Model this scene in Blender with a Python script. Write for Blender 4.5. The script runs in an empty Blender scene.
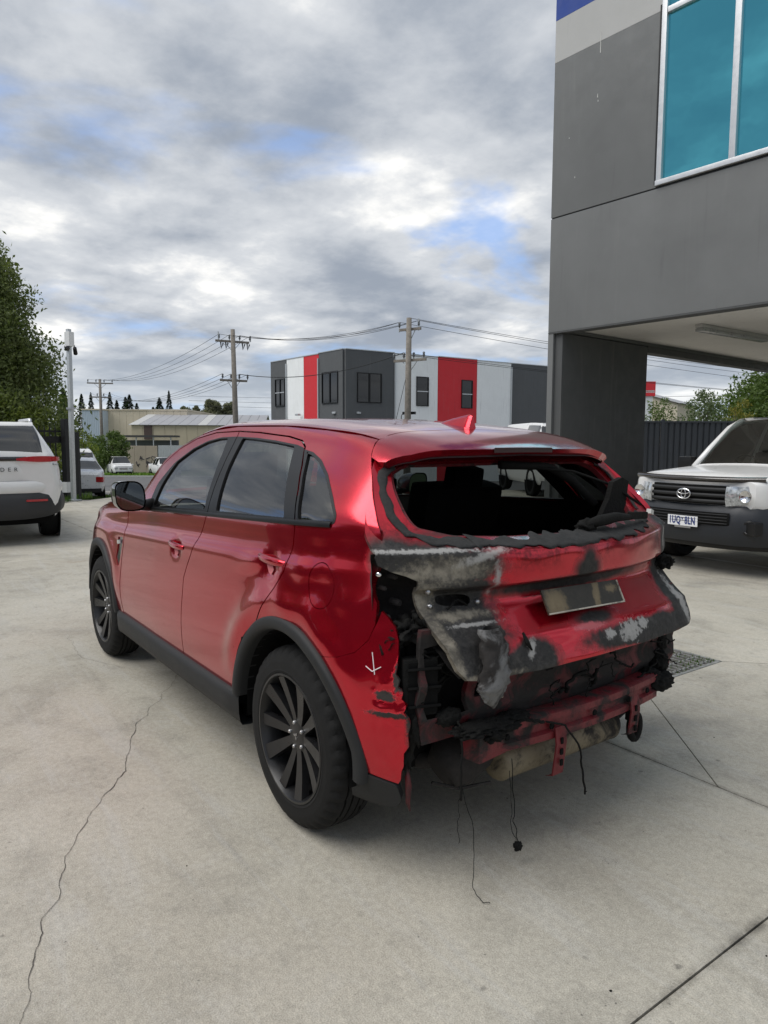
import bpy, bmesh, math, random
import numpy as np
from mathutils import Vector, Matrix, Euler, noise
from mathutils.geometry import delaunay_2d_cdt
random.seed(7); rng = np.random.default_rng(7)
scene = bpy.context.scene
COL = scene.collection
PI = math.pi

# ------------------------------------------------------------------ camera
CAM = (-2.3179, 2.1055, 1.4654); YAW = -.6255; PITCH = -.0983; ROLL = .0031
_d = Vector((math.cos(YAW)*math.cos(PITCH), math.sin(YAW)*math.cos(PITCH), math.sin(PITCH)))
_r = Vector((math.sin(YAW), -math.cos(YAW), 0)); _u = _r.cross(_d)
_r2 = math.cos(ROLL)*_r + math.sin(ROLL)*_u; _u2 = -math.sin(ROLL)*_r + math.cos(ROLL)*_u
cd = bpy.data.cameras.new('camera'); cam = bpy.data.objects.new('camera', cd); COL.objects.link(cam)
cam.matrix_world = Matrix(((_r2.x, _u2.x, -_d.x, CAM[0]), (_r2.y, _u2.y, -_d.y, CAM[1]), (_r2.z, _u2.z, -_d.z, CAM[2]), (0, 0, 0, 1)))
cd.sensor_fit = 'VERTICAL'; cd.sensor_height = 24; cd.lens = 24*710/1024
cd.clip_start = .05; cd.clip_end = 3000
scene.camera = cam
FW = Vector((math.cos(YAW), math.sin(YAW), 0)); RT = Vector((math.sin(YAW), -math.cos(YAW), 0))

# ------------------------------------------------------------------ light
SUN_EL = math.radians(56); SUN_AZ = math.radians(72)      # azimuth from +X towards +Y
sd = bpy.data.lights.new('sun', 'SUN'); sd.energy = 1.5; sd.angle = math.radians(48); sd.color = (1, .965, .91)
so = bpy.data.objects.new('sun', sd); COL.objects.link(so)
sv = Vector((math.cos(SUN_EL)*math.cos(SUN_AZ), math.cos(SUN_EL)*math.sin(SUN_AZ), math.sin(SUN_EL)))
so.rotation_euler = sv.to_track_quat('Z', 'Y').to_euler(); so.location = (0, 0, 30)
scene.view_settings.view_transform = 'Standard'; scene.view_settings.look = 'None'
scene.view_settings.exposure = 0.82; scene.view_settings.gamma = 1; scene.view_settings.use_curve_mapping = False

# ------------------------------------------------------------------ shader node helper
class NT:
    def __init__(s, tree): s.t = tree; s.n = tree.nodes; s.l = tree.links
    def put(s, sock, v):
        if v is None: return
        if isinstance(v, bpy.types.NodeSocket): s.l.new(v, sock)
        elif isinstance(v, (tuple, list)) and len(v) == 3 and sock.type == 'RGBA': sock.default_value = (*v, 1)
        else: sock.default_value = v
    def node(s, typ, **k):
        n = s.n.new(typ)
        for a, b in k.items(): setattr(n, a, b)
        return n
    def m(s, op, a, b=None, c=None, clamp=False):
        n = s.node('ShaderNodeMath', operation=op, use_clamp=clamp)
        s.put(n.inputs[0], a); s.put(n.inputs[1], b); s.put(n.inputs[2], c); return n.outputs[0]
    def vm(s, op, a, b=None):
        n = s.node('ShaderNodeVectorMath', operation=op); s.put(n.inputs[0], a); s.put(n.inputs[1], b)
        return n.outputs['Value'] if op in ('LENGTH', 'DISTANCE', 'DOT_PRODUCT') else n.outputs[0]
    def mix(s, f, a, b, blend='MIX'):
        n = s.node('ShaderNodeMix', data_type='RGBA', blend_type=blend, clamp_factor=True)
        s.put(n.inputs[0], f); s.put(n.inputs[6], a); s.put(n.inputs[7], b); return n.outputs[2]
    def ramp(s, v, lo, hi, a=0., b=1., smooth=True):
        n = s.node('ShaderNodeMapRange', interpolation_type='SMOOTHSTEP' if smooth else 'LINEAR')
        s.put(n.inputs[0], v); s.put(n.inputs[1], lo); s.put(n.inputs[2], hi); s.put(n.inputs[3], a); s.put(n.inputs[4], b); return n.outputs[0]
    def noise(s, vec, scale, detail=4, rough=.55, dist=0., out=0):
        n = s.node('ShaderNodeTexNoise'); s.put(n.inputs['Vector'], vec); n.inputs['Scale'].default_value = scale
        n.inputs['Detail'].default_value = detail; n.inputs['Roughness'].default_value = rough; n.inputs['Distortion'].default_value = dist
        return n.outputs[out]
    def voro(s, vec, scale, feature='F1', rnd=1.):
        n = s.node('ShaderNodeTexVoronoi', feature=feature); s.put(n.inputs['Vector'], vec); n.inputs['Scale'].default_value = scale
        n.inputs['Randomness'].default_value = rnd; return n
    def obj(s): return s.node('ShaderNodeTexCoord').outputs['Object']
    def xyz(s, v):
        n = s.node('ShaderNodeSeparateXYZ'); s.put(n.inputs[0], v); return n.outputs
    def comb(s, x, y, z):
        n = s.node('ShaderNodeCombineXYZ'); s.put(n.inputs[0], x); s.put(n.inputs[1], y); s.put(n.inputs[2], z); return n.outputs[0]
    def mapping(s, v, scale=(1, 1, 1), loc=(0, 0, 0), rot=(0, 0, 0)):
        n = s.node('ShaderNodeMapping'); s.put(n.inputs[0], v); n.inputs['Scale'].default_value = scale
        n.inputs['Location'].default_value = loc; n.inputs['Rotation'].default_value = rot; return n.outputs[0]
    def bump(s, h, strength=.3, dist=.01):
        n = s.node('ShaderNodeBump'); n.inputs['Strength'].default_value = strength; n.inputs['Distance'].default_value = dist
        s.put(n.inputs['Height'], h); return n.outputs[0]

# ------------------------------------------------------------------ sky: Nishita above a broken cloud deck
world = bpy.data.worlds.new('World'); scene.world = world; world.use_nodes = True
w = NT(world.node_tree); w.n.clear()
sky = w.node('ShaderNodeTexSky', sky_type='NISHITA', sun_disc=False)
sky.sun_elevation = SUN_EL; sky.sun_rotation = PI/2 - SUN_AZ; sky.altitude = 50; sky.air_density = 1.2; sky.dust_density = 1.5
dirv = w.node('ShaderNodeTexCoord').outputs['Generated']
dx, dy, dz = w.xyz(dirv)
den = w.m('ADD', w.m('MAXIMUM', dz, 0.), .16)
deck = w.comb(w.m('DIVIDE', dx, den), w.m('DIVIDE', dy, den), 0.)
big = w.noise(w.mapping(deck, loc=(1.3, 9.2, 0)), .9, 3, .5, .15)
mid = w.noise(w.mapping(deck, loc=(4.4, 1.2, 1)), 2.1, 8, .56, .1)
fine = w.noise(w.mapping(deck, loc=(1.4, 2.2, 3)), 7.0, 6, .6, .1)
body = w.m('ADD', w.m('MULTIPLY', big, .55), w.m('ADD', w.m('MULTIPLY', mid, .45), w.m('MULTIPLY', w.m('SUBTRACT', fine, .5), .12)))
shade = w.ramp(body, .40, .60, 0., 1.)                       # 0 thick grey cloud .. 1 thin bright cloud
ccol = w.mix(shade, (1.90, 2.16, 2.58), (4.05, 4.2, 4.4))
ccol = w.mix(w.ramp(body, .555, .66), ccol, (6.6, 6.5, 6.25))
gap = w.m('MULTIPLY', w.ramp(w.noise(w.mapping(deck, loc=(2.1, 6.3, 2)), 1.3, 5, .55, .4), .54, .70), .8)
skyc = w.mix(1., sky.outputs[0], (.85, 1., 1.35), 'MULTIPLY')
skyc = w.mix(.6, skyc, (1.75, 2.75, 4.7))
col = w.mix(gap, ccol, skyc)
hz = w.ramp(dz, .0, .16, 1., 0.)
col = w.mix(w.m('MULTIPLY', hz, .5), col, (3.9, 4.3, 4.7))
bg = w.node('ShaderNodeBackground'); w.put(bg.inputs[0], col); bg.inputs[1].default_value = .1
wo = w.node('ShaderNodeOutputWorld'); w.l.new(bg.outputs[0], wo.inputs[0])

# ------------------------------------------------------------------ mesh helpers
def link(o, parent=None):
    COL.objects.link(o)
    if parent is not None: o.parent = parent
    return o
def tag(o, label=None, cat=None, group=None, kind=None):
    if label: o['label'] = label
    if cat: o['category'] = cat
    if group: o['group'] = group
    if kind: o['kind'] = kind
    return o
def thing(name, label, cat, loc=(0, 0, 0), rz=0, group=None):
    o = bpy.data.objects.new(name, None); o.empty_display_size = .2; COL.objects.link(o)
    o.location = loc; o.rotation_euler = (0, 0, rz)
    return tag(o, label, cat, group)
def copy_tree(o, parent=None):
    c = o.copy(); COL.objects.link(c); c.parent = parent
    for ch in o.children: copy_tree(ch, c)
    return c
def mesh_obj(name, V, F, mat=None, parent=None, smooth=False, normals=None, angle=None):
    me = bpy.data.meshes.new(name); me.from_pydata([tuple(v) for v in V], [], [tuple(f) for f in F])
    if mat is not None: me.materials.append(mat)
    if smooth or normals is not None:
        me.polygons.foreach_set('use_smooth', [True]*len(me.polygons))
    if angle is not None:
        me.polygons.foreach_set('use_smooth', [True]*len(me.polygons)); me.set_sharp_from_angle(angle=math.radians(angle))
    if normals is not None: me.normals_split_custom_set_from_vertices([tuple(n) for n in normals])
    me.update()
    return link(bpy.data.objects.new(name, me), parent)

class MB:
    """collects simple shapes into one mesh"""
    def __init__(s): s.V = []; s.F = []
    def add(s, V, F, M=None):
        b = len(s.V)
        s.V += [tuple((M @ Vector(v)) if M is not None else v) for v in V]; s.F += [tuple(i+b for i in f) for f in F]; return s
    def box(s, c, d, rot=(0, 0, 0), taper=1., bev=0.):
        x, y, z = d[0]/2, d[1]/2, d[2]/2
        M = Matrix.Translation(c) @ Euler(rot).to_matrix().to_4x4()
        if bev > 0:
            b = min(bev, x*.49, y*.49, z*.49); bm = bmesh.new(); bmesh.ops.create_cube(bm, size=1)
            for v in bm.verts: v.co = Vector((v.co.x*2*x, v.co.y*2*y, v.co.z*2*z))
            bmesh.ops.bevel(bm, geom=list(bm.edges), offset=b, segments=2, profile=.7, affect='EDGES')
            bm.verts.index_update(); s.add([v.co.copy() for v in bm.verts], [[v.index for v in f.verts] for f in bm.faces], M); bm.free(); return s
        V = [(-x, -y, -z), (x, -y, -z), (x, y, -z), (-x, y, -z), (-x*taper, -y*taper, z), (x*taper, -y*taper, z), (x*taper, y*taper, z), (-x*taper, y*taper, z)]
        return s.add(V, [(0, 3, 2, 1), (4, 5, 6, 7), (0, 1, 5, 4), (1, 2, 6, 5), (2, 3, 7, 6), (3, 0, 4, 7)], M)
    def tube(s, pts, r, n=8, cap=True):
        pts = [Vector(p) for p in pts]; rs = r if isinstance(r, (list, tuple)) else [r]*len(pts); rings = []; up = None
        for i, p in enumerate(pts):
            d = (pts[min(i+1, len(pts)-1)]-pts[max(i-1, 0)]).normalized()
            if up is None: up = Vector((0, 0, 1)) if abs(d.z) < .9 else Vector((1, 0, 0))
            a = d.cross(up).normalized(); b = a.cross(d).normalized(); up = b
            rings.append([p+(a*math.cos(2*PI*k/n)+b*math.sin(2*PI*k/n))*rs[i] for k in range(n)])
        V = [v for rg in rings for v in rg]; F = []
        for i in range(len(pts)-1):
            for k in range(n): F.append((i*n+k, i*n+(k+1) % n, (i+1)*n+(k+1) % n, (i+1)*n+k))
        if cap: F.append(tuple(range(n))[::-1]); F.append(tuple((len(pts)-1)*n+k for k in range(n)))
        return s.add(V, F)
    def lathe(s, prof, n=32, M=None, closed=False):
        """prof: (r, h) pairs spun about local Z"""
        V = [(r*math.cos(2*PI*k/n), r*math.sin(2*PI*k/n), h) for r, h in prof for k in range(n)]; F = []
        m = len(prof)
        for i in range(m if closed else m-1):
            j = (i+1) % m
            for k in range(n): F.append((i*n+k, i*n+(k+1) % n, j*n+(k+1) % n, j*n+k))
        return s.add(V, F, M)
    def prism(s, poly, h0, h1, M=None, scale=1.):
        """2D polygon (x,y) extruded along local z"""
        n = len(poly); cx = sum(p[0] for p in poly)/n; cy = sum(p[1] for p in poly)/n
        V = [(x, y, h0) for x, y in poly]+[(cx+(x-cx)*scale, cy+(y-cy)*scale, h1) for x, y in poly]
        F = [tuple(range(n))[::-1], tuple(range(n, 2*n))]+[(i, (i+1) % n, n+(i+1) % n, n+i) for i in range(n)]
        return s.add(V, F, M)
    def grid(s, P):
        """P: rows of 3D points"""
        r, c = len(P), len(P[0]); return s.add([p for row in P for p in row], [(i*c+j, i*c+j+1, (i+1)*c+j+1, (i+1)*c+j) for i in range(r-1) for j in range(c-1)])
    def build(s, name, mat, parent=None, smooth=False, angle=None, fix=True):
        o = mesh_obj(name, s.V, s.F, mat, parent)
        me = o.data
        if fix:
            bm = bmesh.new(); bm.from_mesh(me); bmesh.ops.recalc_face_normals(bm, faces=bm.faces); bm.to_mesh(me); bm.free()
        if smooth or angle is not None:
            me.polygons.foreach_set('use_smooth', [True]*len(me.polygons))
            if angle is not None: me.set_sharp_from_angle(angle=math.radians(angle))
        return o

def blob(name, mat, parent, c, r, seed=0, rough=.35, sub=3, freq=6., stretch=(1, 1, 1)):
    """a melted, lumpy piece"""
    bm = bmesh.new(); bmesh.ops.create_icosphere(bm, subdivisions=sub, radius=1)
    for v in bm.verts:
        d = v.co.normalized(); k = 1+rough*(noise.noise(d*freq*.35+Vector((seed, seed*2, 0)))*1.2+.6*noise.noise(d*freq+Vector((seed, 0, seed))))
        v.co = Vector((d.x*r[0]*k, d.y*r[1]*k, d.z*r[2]*k))+Vector(c)
    me = bpy.data.meshes.new(name); bm.to_mesh(me); bm.free(); me.materials.append(mat)
    me.polygons.foreach_set('use_smooth', [True]*len(me.polygons))
    return link(bpy.data.objects.new(name, me), parent)

# ---- trimmed panels: outlines filled with fine triangles and lifted onto a smooth surface
def resample(poly, step, closed=True):
    out = []; n = len(poly)
    for i in range(n if closed else n-1):
        a = np.array(poly[i][:2], float); b = np.array(poly[(i+1) % n][:2], float); k = max(1, int(math.ceil(np.linalg.norm(b-a)/step)))
        out += [tuple(a+(b-a)*j/k) for j in range(k)]
    if not closed: out.append(tuple(poly[-1][:2]))
    return out
def fillet(pts, r=.02, seg=5):
    """round the corners; a third tuple entry overrides the radius"""
    out = []; n = len(pts)
    for i in range(n):
        p = np.array(pts[i][:2], float); a = np.array(pts[i-1][:2], float); b = np.array(pts[(i+1) % n][:2], float)
        rr = pts[i][2] if len(pts[i]) > 2 else r
        la, lb = np.linalg.norm(a-p), np.linalg.norm(b-p); k = min(rr, la*.48, lb*.48)
        if k < 1e-4: out.append(tuple(p)); continue
        A = p+(a-p)/la*k; Bq = p+(b-p)/lb*k
        for j in range(seg+1):
            t = j/seg; out.append(tuple((1-t)**2*A+2*t*(1-t)*p+t*t*Bq))
    return out
def inset(poly, d):
    P = np.array([p[:2] for p in poly], float); A = np.sum(P[:, 0]*np.roll(P[:, 1], -1)-np.roll(P[:, 0], -1)*P[:, 1])
    s = 1 if A > 0 else -1; out = []
    for i in range(len(P)):
        e1 = P[i]-P[i-1]; e2 = P[(i+1) % len(P)]-P[i]; e1 = e1/(np.linalg.norm(e1)+1e-9); e2 = e2/(np.linalg.norm(e2)+1e-9)
        n1 = s*np.array([-e1[1], e1[0]]); n2 = s*np.array([-e2[1], e2[0]]); b = n1+n2; L = np.linalg.norm(b)
        b = b/L if L > .3 else n1
        out.append(tuple(P[i]+b*d/max(.5, float(b@n1))))
    return out
def pip(poly, Q):
    P = np.array(poly, float); x, y = Q[:, 0], Q[:, 1]; c = np.zeros(len(Q), bool); j = len(P)-1
    for i in range(len(P)):
        m = ((P[i, 1] > y) != (P[j, 1] > y)) & (x < (P[j, 0]-P[i, 0])*(y-P[i, 1])/(P[j, 1]-P[i, 1]+1e-15)+P[i, 0]); c ^= m; j = i
    return c
def fill(outline, holes, step):
    loops = [outline]+list(holes); V = []; E = []
    for L in loops:
        b = len(V); V += [tuple(p) for p in L]; E += [(b+i, b+(i+1) % len(L)) for i in range(len(L))]
    P = np.array(V); lo = P.min(0); hi = P.max(0)
    gx = np.arange(lo[0]+step*.5, hi[0], step); gy = np.arange(lo[1]+step*.4, hi[1], step*.87)
    G = np.array([(x+(step/2 if j % 2 else 0), y) for j, y in enumerate(gy) for x in gx]).reshape(-1, 2)
    if len(G):
        ok = pip(outline, G)
        for h in holes: ok &= ~pip(h, G)
        G = G[ok]
        if len(G):
            D = np.min(((G[:, None, 0]-P[None, :, 0])**2+(G[:, None, 1]-P[None, :, 1])**2), 1); G = G[D > (step*.5)**2]
    allv = V+[tuple(g) for g in G]
    r = delaunay_2d_cdt([Vector(v) for v in allv], E, [], 0, 1e-6)
    Q = np.array([(v.x, v.y) for v in r[0]]); F = [f for f in r[2]]
    C = np.array([Q[list(f)].mean(0) for f in F]); ok = pip(outline, C)
    for h in holes: ok &= ~pip(h, C)
    F = [tuple(f) for f, k in zip(F, ok) if k]
    return Q, F
def lifted(name, mat, parent, Q, F, fn, out, flange=.02, both=False, eps=2e-3):
    """fn(U,V)->(n,3); out: rough outward direction; flange: depth of the turned-in edge"""
    U, Vv = Q[:, 0], Q[:, 1]; P = fn(U, Vv); a = fn(U+eps, Vv)-fn(U-eps, Vv); b = fn(U, Vv+eps)-fn(U, Vv-eps)
    N = np.cross(a, b); N /= (np.linalg.norm(N, axis=1, keepdims=True)+1e-12)
    if (N @ np.array(out, float)).mean() < 0: N = -N
    FF = []
    cnt = {}
    for f in F:
        i, j, k = f[:3]; g = np.cross(P[j]-P[i], P[k]-P[i])
        f = f if g @ (N[i]+N[j]+N[k]) >= 0 else f[::-1]
        FF.append(tuple(f))
        for x, y in zip(f, f[1:]+f[:1]):
            cnt[(x, y)] = cnt.get((x, y), 0)+1
    V = list(P); NN = list(N)
    if flange > 0:
        bd = [(x, y) for (x, y) in cnt if (y, x) not in cnt]
        mo = {}; mi = {}
        for x, y in bd:
            e = P[y]-P[x]; fnm = np.cross(e, (N[x]+N[y])/2); L = np.linalg.norm(fnm)+1e-12; fnm /= L
            ids = []
            for q in (x, y):
                V.append(P[q]); NN.append(fnm); V.append(P[q]-N[q]*flange); NN.append(fnm); ids.append(len(V)-2)
            FF.append((ids[1], ids[0], ids[0]+1, ids[1]+1))
    return mesh_obj(name, V, FF, mat, parent, normals=NN)
# ------------------------------------------------------------------ materials
def new_mat(name):
    m = bpy.data.materials.new(name); m.use_nodes = True; t = NT(m.node_tree)
    return m, t, t.n['Principled BSDF']
def setp(t, b, **k):
    names = {'color': 'Base Color', 'rough': 'Roughness', 'metal': 'Metallic', 'spec': 'Specular IOR Level', 'coat': 'Coat Weight', 'coatr': 'Coat Roughness',
             'normal': 'Normal', 'emit': 'Emission Color', 'emits': 'Emission Strength', 'alpha': 'Alpha', 'trans': 'Transmission Weight', 'coatn': 'Coat Normal', 'ior': 'IOR'}
    for a, v in k.items(): t.put(b.inputs[names[a]], v)
def plain(name, color, rough=.6, metal=0., var=.12, scale=8., bump=0., bscale=60., spec=.5, coat=0., rvar=.1):
    """painted / moulded surface with a little mottling and grain"""
    m, t, b = new_mat(name); o = t.obj(); n = t.noise(o, scale, 5, .6)
    f = t.ramp(n, .25, .75, 1-var, 1+var, False)
    c = t.mix(1., color, t.comb(f, f, f), 'MULTIPLY')
    setp(t, b, color=c, rough=t.ramp(n, .2, .8, max(.02, rough-rvar), min(1., rough+rvar), False), metal=metal, spec=spec, coat=coat, coatr=.06)
    if bump: setp(t, b, normal=t.bump(t.noise(o, bscale, 4, .6), bump, .004))
    return m
M = {}
M['black_plastic'] = plain('black_plastic', (.017, .018, .019), .6, bump=.25, bscale=400, scale=5, var=.25, spec=.35)
M['gloss_black'] = plain('gloss_black', (.012, .012, .013), .12, coat=.6)
M['rubber'] = plain('rubber', (.011, .011, .011), .8, bump=.3, bscale=150, var=.35, scale=14, spec=.25)
M['trim_black'] = plain('trim_black', (.008, .008, .0085), .4, spec=.35)
M['chrome'] = plain('chrome', (.75, .75, .76), .12, 1., rvar=.04)
M['steel'] = plain('steel', (.45, .45, .46), .35, 1.)
M['galv'] = plain('galv', (.50, .52, .53), .45, .55, scale=20)
M['alu'] = plain('alu', (.62, .63, .64), .4, .6, scale=12, var=.05)
M['char'] = plain('char', (.007, .007, .0065), .9, bump=.9, bscale=90, var=.5, scale=30, spec=.25)
M['interior'] = plain('interior', (.006, .006, .006), .9, bump=.4, bscale=60, var=.4, spec=.15)
M['rim_black'] = plain('rim_black', (.014, .014, .015), .33, .2, var=.3, scale=30, spec=.5)
M['white_paint'] = plain('white_paint', (.74, .74, .73), .3, coat=.5, var=.03, rvar=.05)
M['silver_paint'] = plain('silver_paint', (.62, .63, .64), .3, .35, coat=.6, var=.04)
M['black_paint'] = plain('black_paint', (.01, .01, .012), .25, coat=.6)
M['red_lens'] = plain('red_lens', (.42, .012, .018), .15, coat=.8, scale=40)
M['clear_lens'] = plain('clear_lens', (.42, .44, .45), .10, .4, coat=1., scale=28, var=.75)
M['amber'] = plain('amber', (.6, .2, .02), .2, coat=.8)

def glass_mat(name, tint, refl_rough=.0, body=.06):
    """tinted car glass: fresnel reflection over a dark transparent body"""
    m, t, b = new_mat(name); out = t.n['Material Output']; t.n.remove(b)
    tr = t.node('ShaderNodeBsdfTransparent'); t.put(tr.inputs[0], tint)
    df = t.node('ShaderNodeBsdfDiffuse'); t.put(df.inputs[0], (.02, .022, .022))
    gl = t.node('ShaderNodeBsdfGlossy'); t.put(gl.inputs[0], (1, 1, 1)); gl.inputs[1].default_value = .012+refl_rough
    fr = t.node('ShaderNodeFresnel'); bf = t.node('ShaderNodeNewGeometry').outputs['Backfacing']; t.put(fr.inputs[0], t.m('ADD', 1.52, t.m('MULTIPLY', bf, 1/1.52-1.52)))
    h = t.noise(t.obj(), 2.2, 2, .5); t.put(gl.inputs['Normal'], t.bump(h, .05, .02))
    mx = t.node('ShaderNodeMixShader'); mx.inputs[0].default_value = body; t.l.new(tr.outputs[0], mx.inputs[1]); t.l.new(df.outputs[0], mx.inputs[2])
    m2 = t.node('ShaderNodeMixShader'); t.put(m2.inputs[0], t.m('ADD', t.m('MULTIPLY', fr.outputs[0], 1.15), .045)); t.l.new(mx.outputs[0], m2.inputs[1]); t.l.new(gl.outputs[0], m2.inputs[2])
    t.l.new(m2.outputs[0], out.inputs[0]); return m
M['tint'] = glass_mat('tint', (.24, .26, .25), body=.06)
M['glass'] = glass_mat('glass', (.62, .68, .66))
M['dark_glass'] = glass_mat('dark_glass', (.06, .065, .07), body=.3)

def blob_mask(t, y, z, cy, cz, ry, rz, soft=.35, wob=None, amt=.6, tilt=0.):
    dy = t.m('SUBTRACT', y, cy); dz_ = t.m('SUBTRACT', z, cz)
    if tilt:
        c, s = math.cos(tilt), math.sin(tilt)
        dy, dz_ = t.m('ADD', t.m('MULTIPLY', dy, c), t.m('MULTIPLY', dz_, s)), t.m('SUBTRACT', t.m('MULTIPLY', dz_, c), t.m('MULTIPLY', dy, s))
    a = t.m('DIVIDE', dy, ry); c = t.m('DIVIDE', dz_, rz)
    d = t.m('SQRT', t.m('ADD', t.m('MULTIPLY', a, a), t.m('MULTIPLY', c, c)))
    if wob is not None: d = t.m('ADD', d, t.m('MULTIPLY', t.m('SUBTRACT', wob, .5), amt*1.5))
    return t.ramp(d, 1-soft*.85, 1+soft*.85, 1., 0.)
def mx(t, fs):
    r = fs[0]
    for f in fs[1:]: r = t.m('MAXIMUM', r, f)
    return r

RED = (.62, .007, .026); RED2 = (.32, .003, .012)
def paint(name, soot=True, tail=False):
    """candy red metallic under clear coat; the fire left soot, bare metal and ash on it"""
    m, t, b = new_mat(name); o = t.obj(); X, Y, Z = t.xyz(o)
    fl = t.noise(o, 900, 2, .5); n1 = t.noise(o, 3.0, 5, .6); n2 = t.noise(o, 13., 9, .68, .4); n3 = t.noise(o, 55., 8, .72)
    lw = t.node('ShaderNodeLayerWeight'); lw.inputs[0].default_value = .35
    base = t.mix(lw.outputs['Facing'], RED, RED2)
    f = t.ramp(fl, .3, .7, .85, 1.15, False); base = t.mix(1., base, t.comb(f, f, f), 'MULTIPLY')
    rough = t.m('ADD', .15, t.m('MULTIPLY', n1, .08)); metal = .82; coat = 1.; coatr = t.ramp(n2, .3, .75, .004, .02)
    # dust film low on the sides
    dust = t.m('MULTIPLY', t.ramp(Z, .75, .35, 0., 1.), t.ramp(n2, .35, .7, .0, .07))
    base = t.mix(dust, base, (.30, .24, .20)); coatw = t.m('SUBTRACT', 1., t.m('MULTIPLY', dust, 1.2))
    nrm = None
    if soot:
        # soft pale heat haze on the paint near the fire
        heat = t.m('MULTIPLY', t.ramp(X, .05, -.35), t.ramp(Z, .75, 1.2))
        pale = t.m('MULTIPLY', heat, t.ramp(n1, .35, .7, .03, .25)); base = t.mix(pale, base, (.42, .08, .11)); coatr = t.m('ADD', coatr, t.m('MULTIPLY', heat, .12))
        smut = t.m('MULTIPLY', t.ramp(Z, .98, 1.10), t.ramp(t.m('ADD', X, t.m('MULTIPLY', n2, .16)), -.22, -.38)); smut = t.m('MULTIPLY', smut, t.m('MULTIPLY', t.ramp(n3, .3, .62), t.ramp(n2, .42, .62)))
        base = t.mix(t.m('MULTIPLY', smut, .75), base, (.02, .015, .015)); coatw = t.m('SUBTRACT', coatw, t.m('MULTIPLY', smut, .7))
        if not tail:
            burn = mx(t, [blob_mask(t, X, Z, -.44, 1.085, .05, .045, .6, n2), blob_mask(t, X, Z, -.556, .72, .016, .06, .3, n3, 1.6), blob_mask(t, X, Z, -.597, .52, .014, .11, .6, n3, 1.6),
                          blob_mask(t, X, Z, -.520, .650, .030, .018, .25, n3, 1.6), blob_mask(t, X, Z, -.535, .590, .060, .010, .3, n3, 2.0)])
            base = t.mix(burn, base, t.mix(n3, (.006, .006, .006), (.05, .04, .035))); coatw = t.m('SUBTRACT', coatw, burn)
            rough = t.m('ADD', rough, t.m('MULTIPLY', burn, .5)); metal = t.m('MULTIPLY', t.m('SUBTRACT', 1., burn), .82)
            nrm = t.bump(t.m('MULTIPLY', burn, n3), .8, .006)
    if tail:
        # Y: + is the car's left; colours of what the fire left behind, each with its own outline
        B = lambda *a, **k: blob_mask(t, Y, Z, *a, **k)
        black = mx(t, [B(.66, 1.055, .27, .085, soft=.25, wob=n2), B(.74, 1.10, .10, .06, soft=.5, wob=n2), B(.62, .86, .24, .20, soft=.2, wob=n2, amt=.5), B(.60, .97, .22, .06, soft=.3, wob=n2), B(.34, .73, .14, .075, soft=.25, wob=n2),
                       B(-.02, 1.00, .07, .055, soft=.5, wob=n2), B(-.02, 1.03, .04, .06, soft=.6, wob=n2), B(-.75, 1.04, .14, .13, soft=.4, wob=n2), B(-.66, .80, .13, .20, soft=.25, wob=n2),
                       B(-.35, .745, .42, .05, soft=.25, wob=n2, tilt=.02), B(-.03, .825, .12, .025, soft=.6, wob=n2), B(0, .955, .5, .03, soft=.5, wob=n2), B(0, 1.155, .72, .018, soft=.7, wob=n2),
                       B(.66, .76, .07, .06, soft=.3, wob=n2)])
        ash = mx(t, [B(.66, 1.110, .22, .006, soft=.6, wob=n3, amt=3.6), B(.45, 1.09, .09, .012, soft=.8, wob=n3, amt=2.6, tilt=-.25), B(-.20, .758, .060, .036, soft=.3, wob=n3, amt=2.6), B(-.29, .772, .03, .02, soft=.3, wob=n3, amt=2.6), B(-.08, .762, .03, .018, soft=.3, wob=n3, amt=2.6),
                     B(-.705, 1.055, .018, .050, soft=.4, wob=n3, amt=2.), B(-.655, .80, .025, .085, soft=.4, wob=n3, amt=2.6), B(.33, .775, .014, .03, soft=.5, wob=n3, tilt=.5, amt=2.),
                     B(.5, .862, .08, .005, soft=.6, wob=n3, amt=3.2), B(.41, 1.02, .010, .05, soft=.9, wob=n3, amt=3.)])
        tan = t.m('MULTIPLY', mx(t, [B(.58, 1.045, .12, .035, soft=.9, wob=n3, amt=2.2), B(.640, .79, .026, .12, soft=.5, wob=n3, tilt=-.10, amt=1.4), B(.655, .95, .03, .06, soft=.8, wob=n3, amt=2.), B(.55, .890, .12, .012, soft=.8, wob=n3, amt=2.4), B(.52, .712, .12, .010, soft=.7, wob=n3, amt=2.), B(.72, 1.03, .08, .016, soft=.8, wob=n3, amt=2.)]), t.ramp(n2, .3, .6, .3, .9))
        pink = mx(t, [B(.02, .803, .085, .012, soft=.5, wob=n3, amt=1.6, tilt=.06)])
        blackc = t.mix(t.ramp(n3, .35, .7), (.004, .004, .004), (.026, .024, .023)); blackc = t.mix(t.m('MULTIPLY', t.ramp(n2, .52, .72), .5), blackc, (.085, .08, .075))
        base = t.mix(black, base, blackc)
        base = t.mix(t.m('MULTIPLY', tan, .8), base, t.mix(n2, (.15, .13, .10), (.42, .38, .30)))
        base = t.mix(t.m('MULTIPLY', ash, .85), base, t.mix(n3, (.20, .20, .195), (.50, .49, .47)))
        base = t.mix(t.m('MULTIPLY', pink, .85), base, (.55, .12, .14))
        bad = mx(t, [black, ash, t.m('MULTIPLY', tan, .8)])
        coatw = t.m('SUBTRACT', coatw, bad); rough = t.m('ADD', rough, t.m('MULTIPLY', bad, .42)); metal = t.m('MULTIPLY', t.m('SUBTRACT', 1., bad), .8)
        nrm = t.bump(t.m('MULTIPLY', bad, t.m('ADD', n3, n2)), .55, .006)
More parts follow.
